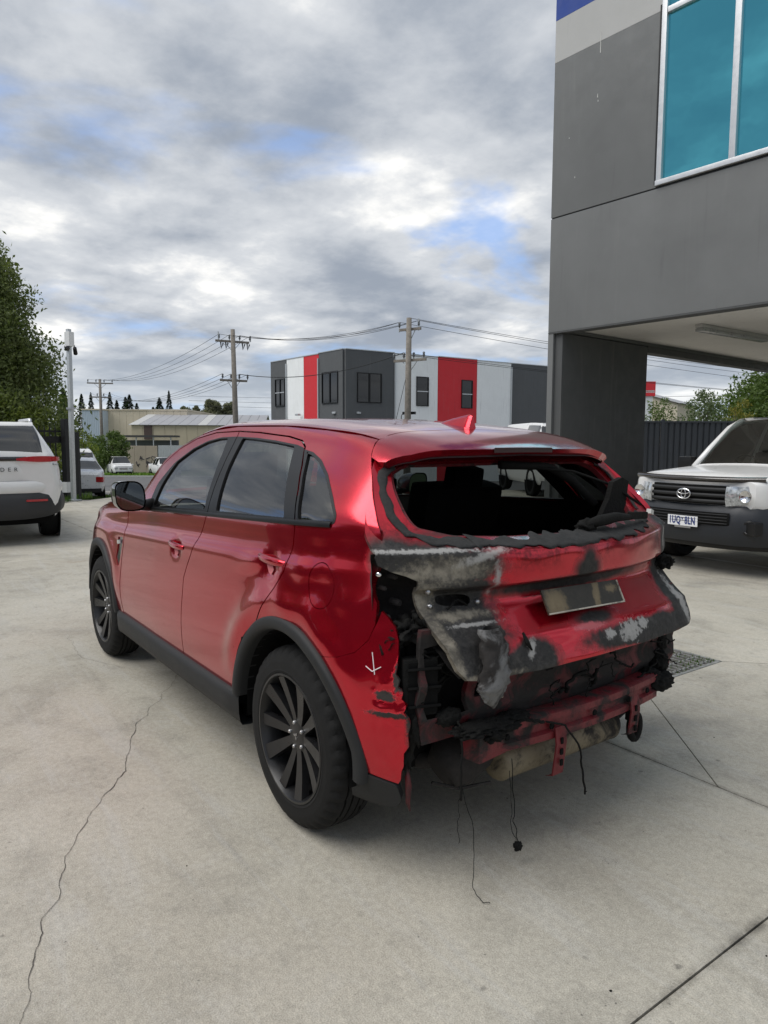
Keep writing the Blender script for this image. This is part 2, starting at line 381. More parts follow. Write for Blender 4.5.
    setp(t, b, color=base, rough=rough, metal=metal, coat=t.m('MULTIPLY', t.m('MAXIMUM', coatw, 0.), .72), coatr=coatr)
    b.inputs['Coat IOR'].default_value = 1.5
    if nrm is not None: setp(t, b, normal=nrm)
    return m
M['paint'] = paint('paint'); M['tail_paint'] = paint('tail_paint', tail=True)
def sooty(name, color, amount=.6, rough=.6):
    m, t, b = new_mat(name); o = t.obj(); n = t.noise(o, 7., 6, .65, .6); n3 = t.noise(o, 45., 5, .7)
    f = t.m('ADD', t.ramp(n, .62-amount*.4, .80-amount*.4), t.m('MULTIPLY', t.ramp(n3, .5, .7), .35), clamp=True)
    c = t.mix(f, color, t.mix(n3, (.007, .007, .007), (.035, .03, .028)))
    setp(t, b, color=c, rough=t.ramp(f, 0, 1, rough, .9, False), metal=.1, normal=t.bump(n3, .5, .004)); return m
M['soot_red'] = sooty('soot_red', (.095, .008, .012), .62, .5)
M['soot_red_dark'] = sooty('soot_red_dark', (.05, .006, .008), .95, .6)
M['soot_metal'] = sooty('soot_metal', (.06, .057, .053), .75, .6)
M['muffler'] = sooty('muffler', (.17, .14, .09), .40, .55)
M['ash_melt'] = sooty('ash_melt', (.15, .15, .15), .55, .6)
M['urethane'] = plain('urethane', (.022, .022, .022), .9, bump=1., bscale=70, var=.5, scale=30)
M['beam_red'] = sooty('beam_red', (.15, .012, .018), .42, .45)
# ------------------------------------------------------------------ ground
def terr(x, y):
    """yard is level; beyond its edge the land falls gently away from the camera"""
    d = (x-CAM[0])*FW.x+(y-CAM[1])*FW.y
    return float(np.interp(d, [-500, 18.3, 25, 72, 140, 4000], [0, 0, -.55, -2.0, -2.6, -2.6]))
def at(u, d, z=None):
    """u metres right of and d metres ahead of the viewpoint"""
    x = CAM[0]+FW.x*d+RT.x*u; y = CAM[1]+FW.y*d+RT.y*u
    return (x, y, terr(x, y) if z is None else z)
def sheet(name, mat, quads, dz, du=4.):
    pass

def concrete(name='concrete'):
    m, t, b = new_mat(name); o = t.node('ShaderNodeNewGeometry').outputs['Position']
    oi = t.node('ShaderNodeObjectInfo').outputs['Random']
    n1 = t.noise(o, .35, 5, .6, .3); n2 = t.noise(o, 1.6, 6, .65, .5); n3 = t.noise(o, 7., 6, .7, .3); n4 = t.noise(o, 45., 5, .7); n5 = t.noise(o, 230., 3, .6)
    sc = t.noise(t.mapping(o, (1.0, 9.0, 1), rot=(0, 0, .25)), .9, 5, .6, .8)        # broom / drag marks
    c = t.mix(t.ramp(n1, .3, .7), (.355, .330, .275), (.440, .415, .355))
    c = t.mix(t.m('MULTIPLY', t.ramp(n2, .46, .70), .52), c, (.225, .212, .180))
    c = t.mix(t.m('MULTIPLY', t.ramp(n3, .50, .74), .36), c, (.20, .19, .165))
    c = t.mix(t.m('MULTIPLY', t.ramp(n3, .5, .28), .30), c, (.42, .405, .37))
    c = t.mix(t.m('MULTIPLY', t.ramp(sc, .50, .68), .40), c, (.42, .41, .38))
    rust = t.m('MULTIPLY', t.ramp(t.noise(o, .8, 4, .6, .6), .62, .76), t.ramp(n3, .35, .7))
    c = t.mix(t.m('MULTIPLY', rust, .32), c, (.28, .20, .13))
    oil = t.ramp(t.noise(t.mapping(o, loc=(3, 1, 0)), .55, 4, .6, .9), .60, .76); c = t.mix(t.m('MULTIPLY', oil, .42), c, (.12, .118, .115))
    tyr = t.m('MULTIPLY', t.ramp(t.noise(t.mapping(o, (.28, 3.2, 1), rot=(0, 0, -.35)), 1., 5, .6, .5), .57, .72), t.ramp(n2, .3, .6)); c = t.mix(t.m('MULTIPLY', tyr, .35), c, (.15, .142, .125))
    PX_, PY_, PZ_ = t.xyz(o)
    jd = t.m('MAXIMUM', t.ramp(t.m('ABSOLUTE', t.m('ADD', PX_, 1.34)), .035, .0), t.ramp(t.m('ABSOLUTE', t.m('ADD', PY_, .76)), .035, .0)); c = t.mix(t.m('MULTIPLY', jd, t.ramp(n3, .35, .65, .1, .75)), c, (.085, .078, .066))
    v2 = t.voro(o, 7.); spt = t.m('MULTIPLY', t.ramp(t.m('ADD', v2.outputs['Distance'], t.m('MULTIPLY', n4, .12)), .16, .10), t.ramp(n1, .48, .56)); c = t.mix(t.m('MULTIPLY', spt, .55), c, (.10, .095, .085))
    scf = t.ramp(t.noise(t.mapping(o, (14., 1.1, 1), rot=(0, 0, .9)), 1.6, 6, .7, .6), .62, .74); c = t.mix(t.m('MULTIPLY', scf, .30), c, (.50, .48, .43))
    f = t.ramp(n5, .3, .7, .72, 1.26, False); c = t.mix(1., c, t.comb(f, f, f), 'MULTIPLY')
    v = t.voro(o, 26.); pit = t.m('MULTIPLY', t.ramp(v.outputs['Distance'], .10, .05), t.ramp(n3, .5, .6)); c = t.mix(t.m('MULTIPLY', pit, .7), c, (.05, .048, .045))
    f = t.ramp(n4, .3, .7, .84, 1.16, False); c = t.mix(1., c, t.comb(f, f, f), 'MULTIPLY')
    k = t.m('ADD', .94, t.m('MULTIPLY', oi, .12)); c = t.mix(1., c, t.comb(k, k, k), 'MULTIPLY')
    setp(t, b, color=c, rough=t.ramp(n3, .3, .7, .62, .85), spec=.35, normal=t.bump(t.m('ADD', t.m('MULTIPLY', n4, .7), t.m('MULTIPLY', n5, .5)), .35, .006))
    return m
M['concrete'] = concrete()
M['joint'] = plain('joint', (.055, .050, .044), .95, bump=.6, bscale=120, var=.5, scale=25)
def grassy():
    m, t, b = new_mat('grass_ground'); o = t.node('ShaderNodeNewGeometry').outputs['Position']; n = t.noise(o, .5, 6, .7); n2 = t.noise(o, 9., 4, .7)
    setp(t, b, color=t.mix(n2, t.mix(n, (.05, .085, .022), (.11, .12, .05)), (.03, .055, .014)), rough=.95); return m
M['ground'] = grassy()
def asph():
    m, t, b = new_mat('asphalt'); o = t.node('ShaderNodeNewGeometry').outputs['Position']; n = t.noise(o, .6, 5, .6); n2 = t.noise(o, 60., 4, .7)
    setp(t, b, color=t.mix(n2, t.mix(n, (.10, .10, .102), (.15, .15, .148)), (.08, .08, .08)), rough=.85, normal=t.bump(n2, .4, .01)); return m
M['asphalt'] = asph()
def uvgrid(u0, u1, d0, d1, dz, nu, nd):
    P = []
    for i in range(nd+1):
        row = []
        for j in range(nu+1):
            p = at(u0+(u1-u0)*j/nu, d0+(d1-d0)*i/nd); row.append((p[0], p[1], p[2]+dz))
        P.append(row)
    return P
mb = MB(); DS = [-400, -60, 0, 18.3, 20.5, 25, 40, 72, 140, 400, 1800]
mb.grid([[(lambda p: (p[0], p[1], p[2]-.12))(at(u, d)) for u in (-1500, -300, -60, -20, 0, 20, 60, 300, 1500)] for d in DS])
tag(mb.build('ground', M['ground']), kind='structure')

# concrete yard cast in bays; each bay is a slab with open joints between them
yard_bed = MB(); q = [(-9, 6.5), (-9, -22), (9, -22), (18.0, -4.3), (13.4, 1.2), (13.4, 6.5)]
yard_bed.add([(x, y, -.03) for x, y in q], [tuple(range(6))])
yard = yard_bed.build('yard', M['joint']); tag(yard, kind='structure')
J = .0035
GR = (.13, -2.48, .95, .90)                      # drain pit: corner x,y and size
slabs = [[(-1.34, -.76), (7.2, -.76), (7.2, 6.5), (-1.34, 6.5)], [(-9, -.76), (-1.34, -.76), (-1.34, 6.5), (-9, 6.5)], [(-9, -22), (-1.34, -22), (-1.34, -.76), (-9, -.76)],
         [(-1.34, -3.9), (.13, -2.48), (.13, -1.58), (-.80, -.76), (-1.34, -.76)],
         [(-.80, -.76), (.13, -1.58), (1.08, -1.58), (7.2, -.9), (7.2, -.76)],
         [(-1.34, -22), (7.2, -22), (7.2, -.9), (1.08, -1.58), (1.08, -2.48), (.13, -2.48), (-1.34, -3.9)],
         [(7.2, -22), (9, -22), (18.0, -4.3), (16.0, -1.9), (7.2, -1.9)], [(7.2, -1.9), (16.0, -1.9), (13.4, 1.2), (13.4, 6.5), (7.2, 6.5)]]
for P in slabs:
    P = inset(P, J); n = len(P)
    V = [(x, y, 0) for x, y in P]+[(x, y, -.03) for x, y in P]
    f = [tuple(range(n))]+[(n+i, n+(i+1) % n, (i+1) % n, i) for i in range(n)]
    A = sum(P[i][0]*P[(i+1) % n][1]-P[(i+1) % n][0]*P[i][1] for i in range(n))
    if A < 0: f = [x[::-1] for x in f]
    bmx = mesh_obj('concrete_slab', V, f, M['concrete'], yard)
# drain grate
gx, gy, gw, gh = GR
MB().box((gx+gw/2, gy+gh/2, -.16), (gw, gh, .02)).build('drain_pit', M['interior'], None); dp = tag(bpy.data.objects['drain_pit'], 'dark pit below the steel drain grate', 'drain')
dp.name = 'drain_grate'; dp['label'] = 'rectangular steel drain grate with grass in it, beside the burnt car'
def grate_mat():
    return plain('grate_steel', (.30, .30, .29), .5, .4, var=.4, scale=20)
gm = grate_mat(); mb = MB()
for a, b_, c, d in ((gx+gw/2, gy+.012, gw, .024), (gx+gw/2, gy+gh-.012, gw, .024), (gx+.012, gy+gh/2, .024, gh-.048), (gx+gw-.012, gy+gh/2, .024, gh-.048)): mb.box((a, b_, -.010), (c, d, .024))
mb.build('frame', gm, dp)
for i in range(16): MB().box((gx+gw/2, gy+.05+(gh-.10)*i/15, -.016), (gw-.05, .010, .026)).build('bar', gm, dp)
for i in range(9): MB().box((gx+.07+(gw-.14)*i/8, gy+gh/2, -.012), (.012, gh-.05, .018)).build('cross_bar', gm, dp)
def blades(name, spots, h, mat, parent=None, wd=.006, lean=.5):
    mb = MB()
    for x, y, z in spots:
        for _ in range(1):
            a = random.uniform(0, 2*PI); hh = h*random.uniform(.5, 1.25); l = lean*hh*random.random(); c, s = math.cos(a), math.sin(a); ww = wd*random.uniform(.7, 1.3)
            mb.add([(x-s*ww, y+c*ww, z), (x+s*ww, y-c*ww, z), (x+c*l*.4+s*ww*.7, y+s*l*.4-c*ww*.7, z+hh*.6), (x+c*l, y+s*l, z+hh), (x+c*l*.4-s*ww*.7, y+s*l*.4+c*ww*.7, z+hh*.6)], [(0, 1, 2, 3, 4)])
    return mb.build(name, mat, parent, fix=False)
def leaf_mat(name, a, b, c=None, rough=.55):
    m, t, bb = new_mat(name); o = t.obj(); g = t.node('ShaderNodeNewGeometry'); rv = g.outputs['Random Per Island']; n = t.noise(o, .9, 3, .6)
    col = t.mix(rv, a, b)
    if c: col = t.mix(t.ramp(n, .55, .75), col, c)
    setp(t, bb, color=col, rough=rough, spec=.3)
    tr = t.node('ShaderNodeBsdfTranslucent'); t.put(tr.inputs[0], t.mix(1., col, (1.3, 1.5, .7), 'MULTIPLY')); ms = t.node('ShaderNodeMixShader'); ms.inputs[0].default_value = .25
    out = t.n['Material Output']; t.l.new(bb.outputs[0], ms.inputs[1]); t.l.new(tr.outputs[0], ms.inputs[2]); t.l.new(ms.outputs[0], out.inputs[0]); return m
M['grass'] = leaf_mat('grass', (.05, .11, .02), (.12, .18, .04))
gs = [(gx+random.uniform(.02, gw-.3), gy+abs(random.gauss(0, .14))+.02, -.05) for _ in range(260)]+[(gx+abs(random.gauss(0, .06))+.03, gy+random.uniform(.02, gh*.8), -.05) for _ in range(160)]
tag(blades('grass_in_grate', gs, .055, M['grass']), 'short grass growing up through the drain grate', 'grass', kind='stuff')
# long wandering crack
def crack(pts, wmax, seed, name):
    rows = []; P = resample(pts, .018, False); n = len(P)
    for i, (x, y) in enumerate(P):
        a = P[max(i-1, 0)]; b = P[min(i+1, n-1)]; L = math.hypot(b[0]-a[0], b[1]-a[1])+1e-9; nx, ny = -(b[1]-a[1])/L, (b[0]-a[0])/L
        o = .045*noise.noise(Vector((i*.03, seed, 0)))+.022*noise.noise(Vector((i*.16, seed, 2)))+.007*noise.noise(Vector((i*.7, seed, 4)))
        wv = wmax*(.35+.9*abs(noise.noise(Vector((i*.12, seed, 7)))))*(1-.5*abs(2*i/n-1)**3)
        rows.append([(x+nx*(o-wv), y+ny*(o-wv), .0025), (x+nx*(o+wv), y+ny*(o+wv), .0025)])
    return MB().grid(rows).build(name, M['joint'], yard)
crack([(2.02, .58), (1.75, .78), (1.19, 1.105), (.86, 1.26), (.554, 1.465), (.25, 1.62), (-.03, 1.736), (-.44, 1.873), (-.9, 1.98)], .0021, 1, 'crack')
crack([(3.2, 1.6), (2.9, 1.9), (2.5, 2.3)], .002, 4, 'crack'); crack([(3.4, .95), (2.7, 1.02), (2.2, .8)], .0015, 6, 'crack'); crack([(6.0, 1.1), (5.9, .2), (6.1, -.6)], .003, 9, 'crack')
crack([(-.2, 2.6), (.4, 2.55), (.9, 2.75)], .0012, 12, 'crack')
# painted bay line in front of the white pickup
lm = plain('line_paint', (.62, .61, .57), .8, var=.25, scale=12)
MB().add([(6.2, -6.66, .004), (-2.5, -6.10, .004), (-2.5, -6.18, .004), (6.2, -6.74, .004)], [(0, 1, 2, 3)]).build('bay_line', lm, yard)
# small debris
for k in range(11):
    u = random.random()
    x, y = (random.uniform(-1.6, .3), random.uniform(-1.6, 1.6)) if u < .7 else (random.uniform(.0, 4.5), random.uniform(.9, 3.2))
    if x < -2: continue
    s = random.uniform(.002, .006)
    tag(blob('debris', M['char'] if random.random() < .8 else plain('chip', (.5, .48, .45), .7), None, (x, y, s*.35), (s, s*random.uniform(.5, 1.6), s*.45), k, .6, 1, 4), 'small charred crumb lying on the concrete near the burnt car', 'debris', 'charred crumbs on the concrete')
# ------------------------------------------------------------------ grey two-storey building on the right
def precast(name, color, var=.10):
    m, t, b = new_mat(name); o = t.obj(); n = t.noise(o, .8, 5, .6, .3); n2 = t.noise(o, 5., 5, .65); st = t.noise(t.mapping(o, (6, 6, .35)), 1.2, 5, .65, .4); n3 = t.noise(o, 120., 3, .6)
    f = t.m('ADD', t.ramp(n, .3, .7, 1-var, 1+var, False), t.m('MULTIPLY', t.m('SUBTRACT', n2, .5), .10))
    c = t.mix(1., color, t.comb(f, f, f), 'MULTIPLY'); c = t.mix(t.m('MULTIPLY', t.ramp(st, .56, .8), .22), c, (.25, .25, .24)); c = t.mix(t.m('MULTIPLY', t.ramp(st, .42, .25), .18), c, (.04, .042, .042))
    setp(t, b, color=c, rough=t.ramp(n2, .3, .7, .6, .8), spec=.35, normal=t.bump(t.m('ADD', n3, n2), .12, .006)); return m
M['wall_grey'] = precast('wall_grey', (.150, .155, .155)); M['wall_pale'] = precast('wall_pale', (.44, .44, .43), .05); M['wall_blue'] = precast('wall_blue', (.03, .07, .30))
M['soffit'] = precast('soffit', (.70, .68, .64), .06); M['pier_grey'] = precast('pier_grey', (.075, .078, .079))
WA = math.radians(3.6); WM = Matrix(((-math.cos(WA), math.sin(WA), 0, 5.40), (-math.sin(WA), -math.cos(WA), 0, -6.64), (0, 0, 1, 0), (0, 0, 0, 1)))   # local x along the face (towards the viewer's right), local y into the building
bld = thing('office_building', 'charcoal precast building with drive-through bay and blue-tinted window, at the right', 'building', (0, 0, 0)); bld.matrix_world = WM
SOF = 3.18; L_ = 11.; DP = 8.0
def wallbox(name, mat, x0, x1, y0, y1, z0, z1, parent=bld, bev=.006):
    return MB().box(((x0+x1)/2, (y0+y1)/2, (z0+z1)/2), (x1-x0, y1-y0, z1-z0), bev=bev).build(name, mat, parent, angle=40)
TH = .18; WX0, WX1, WZ0, WZ1 = 1.74, 6.4, 4.93, 8.6
wallbox('wall_panel', M['wall_grey'], 0, L_, 0, TH, SOF, 4.895)
wallbox('wall_panel', M['wall_grey'], 0, WX0, 0, TH, 4.915, 7.18)
wallbox('wall_panel', M['wall_pale'], 0, WX0, .001, TH, 7.182, 7.78, bev=.0)
wallbox('wall_panel', M['wall_blue'], 0, WX0, 0, TH, 7.782, 9.6, bev=.0)
wallbox('wall_panel', M['wall_grey'], WX1, L_, 0, TH, 4.915, 9.6)
wallbox('wall_panel', M['wall_blue'], WX0+.002, WX1-.002, 0, TH, 8.6, 9.6)
wallbox('joint_sealant', M['trim_black'], .01, L_, .012, .10, 4.885, 4.925, bev=0)
wallbox('side_wall', M['wall_grey'], 0, TH, TH+.003, DP, SOF, 9.6)
wallbox('rear_wall', M['wall_grey'], 0, L_, DP+.003, DP+.2, SOF, 9.6)
wallbox('roof_slab', M['wall_grey'], .02, L_, .2, DP, 9.3, 9.5)
wallbox('soffit', M['soffit'], TH+.004, L_-.01, TH+.004, DP-.004, SOF+.06, SOF+.16, bev=0)
wallbox('drip_edge', M['pier_grey'], .0, L_, -.004, TH+.03, SOF-.025, SOF-.003, bev=.004)
wallbox('edge_beam', M['pier_grey'], .0, .22, 2.55, DP, SOF-.12, SOF-.003, bev=.004)
wallbox('pier', M['pier_grey'], .02, .24, .05, 2.50, -.02, SOF-.027)
wallbox('pier_edge', M['wall_grey'], .0, .10, .0, .046, -.02, SOF-.027)
wallbox('pier', M['pier_grey'], 10.6, 10.9, .05, 2.5, -.02, SOF-.027)
# aluminium window
wn = bpy.data.objects.new('window', None); link(wn, bld)
def alu(x0, x1, z0, z1, y0=-.012, y1=.09): return MB().box(((x0+x1)/2, (y0+y1)/2, (z0+z1)/2), (x1-x0, y1-y0, z1-z0), bev=.006).build('window_frame', M['alu'], wn, angle=40)
alu(WX0+.003, WX0+.075, WZ0+.068, WZ1-.07); alu(WX0+.003, WX1-.003, WZ0, WZ0+.065, -.035, .10); alu(WX0+.003, WX1-.003, WZ1-.067, WZ1)
for x in (2.76, 3.80, 4.85, 5.9): alu(x-.04, x+.04, WZ0+.068, WZ1-.07)
xs = [WX0+.078, 2.718, 2.802, 3.758, 3.842, 4.808, 4.892, 5.858, 5.942, WX1-.006]
for i in range(0, 10, 2): alu(xs[i]+.002, xs[i+1]-.002, 7.12, 7.19, -.006, .085)
wg, t_, b_ = new_mat('blue_glass'); n_ = t_.noise(t_.obj(), .9, 3, .5); setp(t_, b_, color=(.12, .48, .57), rough=.02, metal=1., normal=t_.bump(n_, .10, .05))
for i in range(0, 10, 2):
    for z0, z1 in ((WZ0+.066, 7.119), (7.191, WZ1-.068)):
        MB().box(((xs[i]+xs[i+1])/2, .045, (z0+z1)/2), (xs[i+1]-xs[i]+.004, .012, z1-z0)).build('pane', wg, wn)
MB().box((WX0-.012, -.006, 6.1), (.020, .012, 2.3)).build('window_reveal', M['trim_black'], wn)
# streaks of bird droppings on the wall
for x, z, h in ((.80, 7.02, .34), (.775, 6.42, .06), (.785, 6.36, .03), (.30, 6.0, .02), (.42, 5.4, .03)):
    MB().add([(x-.006, -.003, z), (x+.006, -.003, z), (x+.004, -.003, z+h*.6), (x+.001, -.003, z+h), (x-.003, -.003, z+h*.7)], [(0, 1, 2, 3, 4)]).build('streak', plain('dropping', (.6, .6, .57), .8), bld)
# fluorescent batten under the soffit
fl = thing('batten_light', 'fluorescent batten light fixed under the soffit of the charcoal building', 'light', (3.72, -9.05, SOF+.06), 0)
MB().box((0, 0, -.03), (.11, 2.0, .055), bev=.01).build('housing', plain('batten', (.40, .40, .39), .5), fl, angle=40)
MB().box((0, 0, -.085), (.13, 1.96, .05), bev=.02).build('diffuser', plain('diffuser', (.30, .31, .31), .3, coat=.5), fl, angle=40)

# ------------------------------------------------------------------ steel sheet fence behind the drive-through
cf = thing('sheet_fence', 'tall dark grey ribbed steel fence behind the white pickup', 'fence', at(5.6, 20.5)); cf.rotation_euler = (0, 0, math.atan2(RT.y, RT.x))
fm = plain('fence_steel', (.040, .046, .055), .5, .2, var=.08)
prof = []; x = 0
for k in range(14):
    for dx_, dy_ in ((0, 0), (.105, 0), (.125, .035), (.150, .035)): prof.append((x+dx_, dy_))
    x += .168
for p in range(4):
    V = [(q[0], q[1], 0.06) for q in prof]+[(q[0], q[1], 2.22) for q in prof]; n = len(prof)
    o = mesh_obj('sheet_panel', V, [(i, i+1, n+i+1, n+i) for i in range(n-1)], fm, cf); o.location = (p*2.42, 0, 0)
    o.modifiers.new('t', 'SOLIDIFY').thickness = .004
    b = MB().box((1.17, .02, 2.245), (2.36, .075, .05), bev=.008).build('rail', fm, cf); b.location = (p*2.42, 0, 0)
    b = MB().box((-.03, .02, 1.15), (.09, .09, 2.32), bev=.008).build('post', fm, cf); b.location = (p*2.42, 0, 0)

# ------------------------------------------------------------------ the burnt red SUV (car frame = world frame, x forward, y left)
def pchip_table(xs, ys):
    xs=np.array(xs,float); ys=np.array(ys,float); o=np.argsort(xs); xs=xs[o]; ys=ys[o]
    h=np.diff(xs); d=np.diff(ys)/h; m=np.zeros(len(xs))
    for i in range(1,len(xs)-1):
        if d[i-1]*d[i]>0:
            w1=2*h[i]+h[i-1]; w2=h[i]+2*h[i-1]; m[i]=(w1+w2)/(w1/d[i-1]+w2/d[i])
    m[0]=d[0]; m[-1]=d[-1]
    def f(x):
        x=np.clip(np.asarray(x,float),xs[0],xs[-1]); i=np.clip(np.searchsorted(xs,x)-1,0,len(xs)-2)
        t=(x-xs[i])/h[i]; return ((1+2*t)*(1-t)**2*ys[i]+t*(1-t)**2*h[i]*m[i]+t*t*(3-2*t)*ys[i+1]+t*t*(t-1)*h[i]*m[i+1])
    return f
# ---- red SUV body section table: knots from sill to roof centre, each (y,z) per station
SX=[3.52,3.40,3.20,2.95,2.70,2.35,2.05,1.75,1.45,1.10,.60,.10,-.15,-.30,-.42,-.52,-.60,-.66]
BASE=[.50,.66,.78,.856,.889,.893,.892,.893,.895,.895,.895,.892,.876,.846,.806,.748,.675,.60]
ZC=[.80,.83,.855,.875,.89,.905,.915,.93,.945,.962,.985,1.008,1.02,1.028,1.03,1.03,1.03,1.03]   # shoulder crease
ZB=[.86,.89,.95,.985,1.01,1.04,1.073,1.086,1.10,1.12,1.143,1.168,1.182,1.19,1.19,1.18,1.17,1.16]  # belt
YB=[.44,.60,.735,.815,.845,.852,.853,.855,.857,.858,.858,.852,.838,.808,.765,.70,.62,.54]
Z6=[.90,.935,.985,1.02,1.045,1.07,1.11,1.20,1.275,1.31,1.325,1.318,1.30,1.275,1.24,1.21,1.19,1.17]
Y6=[.36,.50,.66,.755,.785,.79,.815,.80,.782,.768,.764,.758,.748,.735,.705,.65,.58,.50]
Z7=[.925,.96,1.005,1.04,1.062,1.085,1.14,1.325,1.43,1.478,1.478,1.445,1.405,1.345,1.285,1.235,1.20,1.18]
Y7=[.28,.42,.60,.70,.73,.74,.785,.735,.685,.657,.650,.648,.650,.662,.66,.61,.54,.46]
Z8=[.94,.975,1.02,1.052,1.075,1.098,1.16,1.385,1.496,1.543,1.535,1.503,1.462,1.402,1.325,1.25,1.21,1.19]
Y8=[.22,.34,.54,.64,.67,.68,.765,.700,.640,.610,.602,.595,.592,.60,.61,.57,.50,.42]
Z9=[.945,.985,1.03,1.06,1.085,1.11,1.175,1.40,1.52,1.567,1.562,1.525,1.487,1.436,1.36,1.27,1.22,1.20]
Y9=[.18,.28,.44,.52,.54,.56,.66,.60,.545,.515,.505,.50,.50,.51,.52,.5,.44,.36]
Z10=[.955,.995,1.045,1.08,1.10,1.125,1.19,1.415,1.537,1.580,1.577,1.541,1.504,1.462,1.385,1.29,1.23,1.21]
Y10=[.09,.14,.22,.27,.28,.29,.33,.30,.27,.257,.252,.25,.25,.255,.26,.25,.22,.18]
Z11=[.96,1.0,1.05,1.085,1.105,1.13,1.195,1.42,1.543,1.585,1.582,1.546,1.509,1.468,1.392,1.30,1.235,1.215]
n=len(SX); B=np.array(BASE); bl=np.array([0]*12+[.006,.022,.035,.045,.055,.06])   # bumper corner is fuller lower down
def tab(y): return pchip_table(SX,y)
KY=[tab(B-.045+bl),tab(B-.006+bl),tab(B+.010+bl),tab(B-.002+bl*.6),tab(B-.017+bl*.3),tab(B-.023),tab(B-.038),tab(np.array(YB)-.018),tab(np.array(Y6)-.004),tab(Y7),tab(Y8),tab(Y9),tab(Y10),tab([0]*n)]
zc=np.array(ZC); zb=np.array(ZB)
KZ=[tab([.26]*n),tab([.40]*n),tab([.57]*n),tab(zc-.20),tab(zc-.06),tab(zc),tab(zc+.035),tab(ZB),tab(Z6),tab(Z7),tab(Z8),tab(Z9),tab(Z10),tab(Z11)]
NK=len(KY)
def _knots(x): return np.stack([f(x) for f in KY]),np.stack([f(x) for f in KZ])
def sect(x,t,K=None):
    """point of the body skin at station x, section parameter t (0 sill .. NK-1 roof centre)"""
    x=np.atleast_1d(np.asarray(x,float)); t=np.atleast_1d(np.asarray(t,float))
    Y,Z=K if K is not None else _knots(x)
    t=np.clip(t,0,NK-1); i=np.clip(t.astype(int),0,NK-2); u=t-i; r=np.arange(len(x))
    def cr(A):
        # mirrored past the roof centre, clamped at the sill; chord based tangents keep the skin from rippling
        A0=A[np.maximum(i-1,0),r]; A1=A[i,r]; A2=A[i+1,r]; j=np.minimum(i+2,NK-1); A3=A[j,r]
        return A0,A1,A2,A3
    y0,y1,y2,y3=cr(Y); z0,z1,z2,z3=cr(Z)
    y3=np.where(i+2>NK-1,-Y[NK-2,r],y3); z3=np.where(i+2>NK-1,Z[NK-2,r],z3)
    d1=np.hypot(y2-y1,z2-z1)+1e-6; d0=np.hypot(y1-y0,z1-z0)+1e-6; d2=np.hypot(y3-y2,z3-z2)+1e-6
    first=(i==0)
    def tang(a0,a1,a2,da,db): return ((a1-a0)/da*db+(a2-a1)/db*da)/(da+db)
    def herm(a0,a1,a2,a3):
        m1=np.where(first,(a2-a1)/d1,tang(a0,a1,a2,d0,d1))*d1; m2=tang(a1,a2,a3,d1,d2)*d1
        return (2*u**3-3*u**2+1)*a1+(u**3-2*u**2+u)*m1+(-2*u**3+3*u**2)*a2+(u**3-u**2)*m2
    return herm(y0,y1,y2,y3),herm(z0,z1,z2,z3)
def t_of_z(x,z):
    x=np.atleast_1d(np.asarray(x,float)); z=np.atleast_1d(np.asarray(z,float))
    lo=np.zeros(len(x)); hi=np.full(len(x),NK-1.); K=_knots(x)
    for _ in range(26):
        m=(lo+hi)/2; zz=sect(x,m,K)[1]; lo=np.where(zz<z,m,lo); hi=np.where(zz<z,hi,m)
    return (lo+hi)/2

_yk, _zk = sect(np.full(NK, .6), np.arange(NK, dtype=float)); VK = np.concatenate([[0], np.cumsum(np.hypot(np.diff(_yk), np.diff(_zk)))])
def t_of_v(v): return np.interp(v, VK, np.arange(NK))
def v_of_t(t): return np.interp(t, np.arange(NK), VK)
HND = [(1.185, .935), (.150, 1.000)]          # door handle cups
def dent(x, z):
    d = np.zeros_like(x)
    for hx, hz_ in HND: d -= .013*np.exp(-(((x-hx)/.062)**2+((z-hz_+.004)/.040)**2)**1.5)
    # heat-buckled skin over the rear quarter and the rear half of the back door
    q = np.exp(-((x+.18)/.34)**2)*np.exp(-((z-.93)/.17)**2)
    d += q*(.0032*np.sin(17*x+9*z)+.0022*np.sin(31*x-22*z+1)+.0018*np.sin(13*x+47*z))
    d += .0035*np.exp(-((x-.30)/.16)**2-((z-.965)/.05)**2)*np.sin(42*z+14*x)
    # haunch over the wheel
    d += .022*np.exp(-((np.hypot(x, z-.36)-.50)/.065)**2)*np.clip((z-.45)/.25, 0, 1)*np.exp(-(np.clip(-x-.12, 0, 9)/.35)**2)
    d += .010*np.exp(-((np.hypot(x-2.67, z-.36)-.52)/.07)**2)*np.clip((z-.45)/.25, 0, 1)
    return d
def side_fn(off=0., side=1):
    def fn(U, V):
        y, z = sect(U, t_of_v(V)); y = y+np.where(V < VK[8], dent(U, z), 0)
        if off:
            e = 2e-3; y2, z2 = sect(U, t_of_v(V+e)); n = np.hypot(y2-y, z2-z)+1e-9
            y, z = y+(z2-z)/n*off, z-(y2-y)/n*off
        return np.stack([U, side*y, z], 1)
    return fn
def xz2xv(poly, step):
    P = np.array(resample(poly, step)); return [tuple(q) for q in np.stack([P[:, 0], v_of_t(t_of_z(P[:, 0], P[:, 1]))], 1)]
_cache = {}
def panel(name, mat, parent, outline, holes=(), off=0., step=.03, flange=.02, side=1, gap=0., key=None, out=None):
    k = key or name
    if k not in _cache:
        ol = inset(outline, gap) if gap else outline
        _cache[k] = fill(xz2xv(ol, step), [xz2xv(h, step*.7) for h in holes], step)
    Q, F = _cache[k]
    return lifted(name, mat, parent, Q, F, side_fn(off, side), out or (0, side, .15), flange)
def arc(cx, cz, r, a0, a1, n=24): return [(cx+r*math.cos(math.radians(a0+(a1-a0)*i/n)), cz+r*math.sin(math.radians(a0+(a1-a0)*i/n))) for i in range(n+1)]
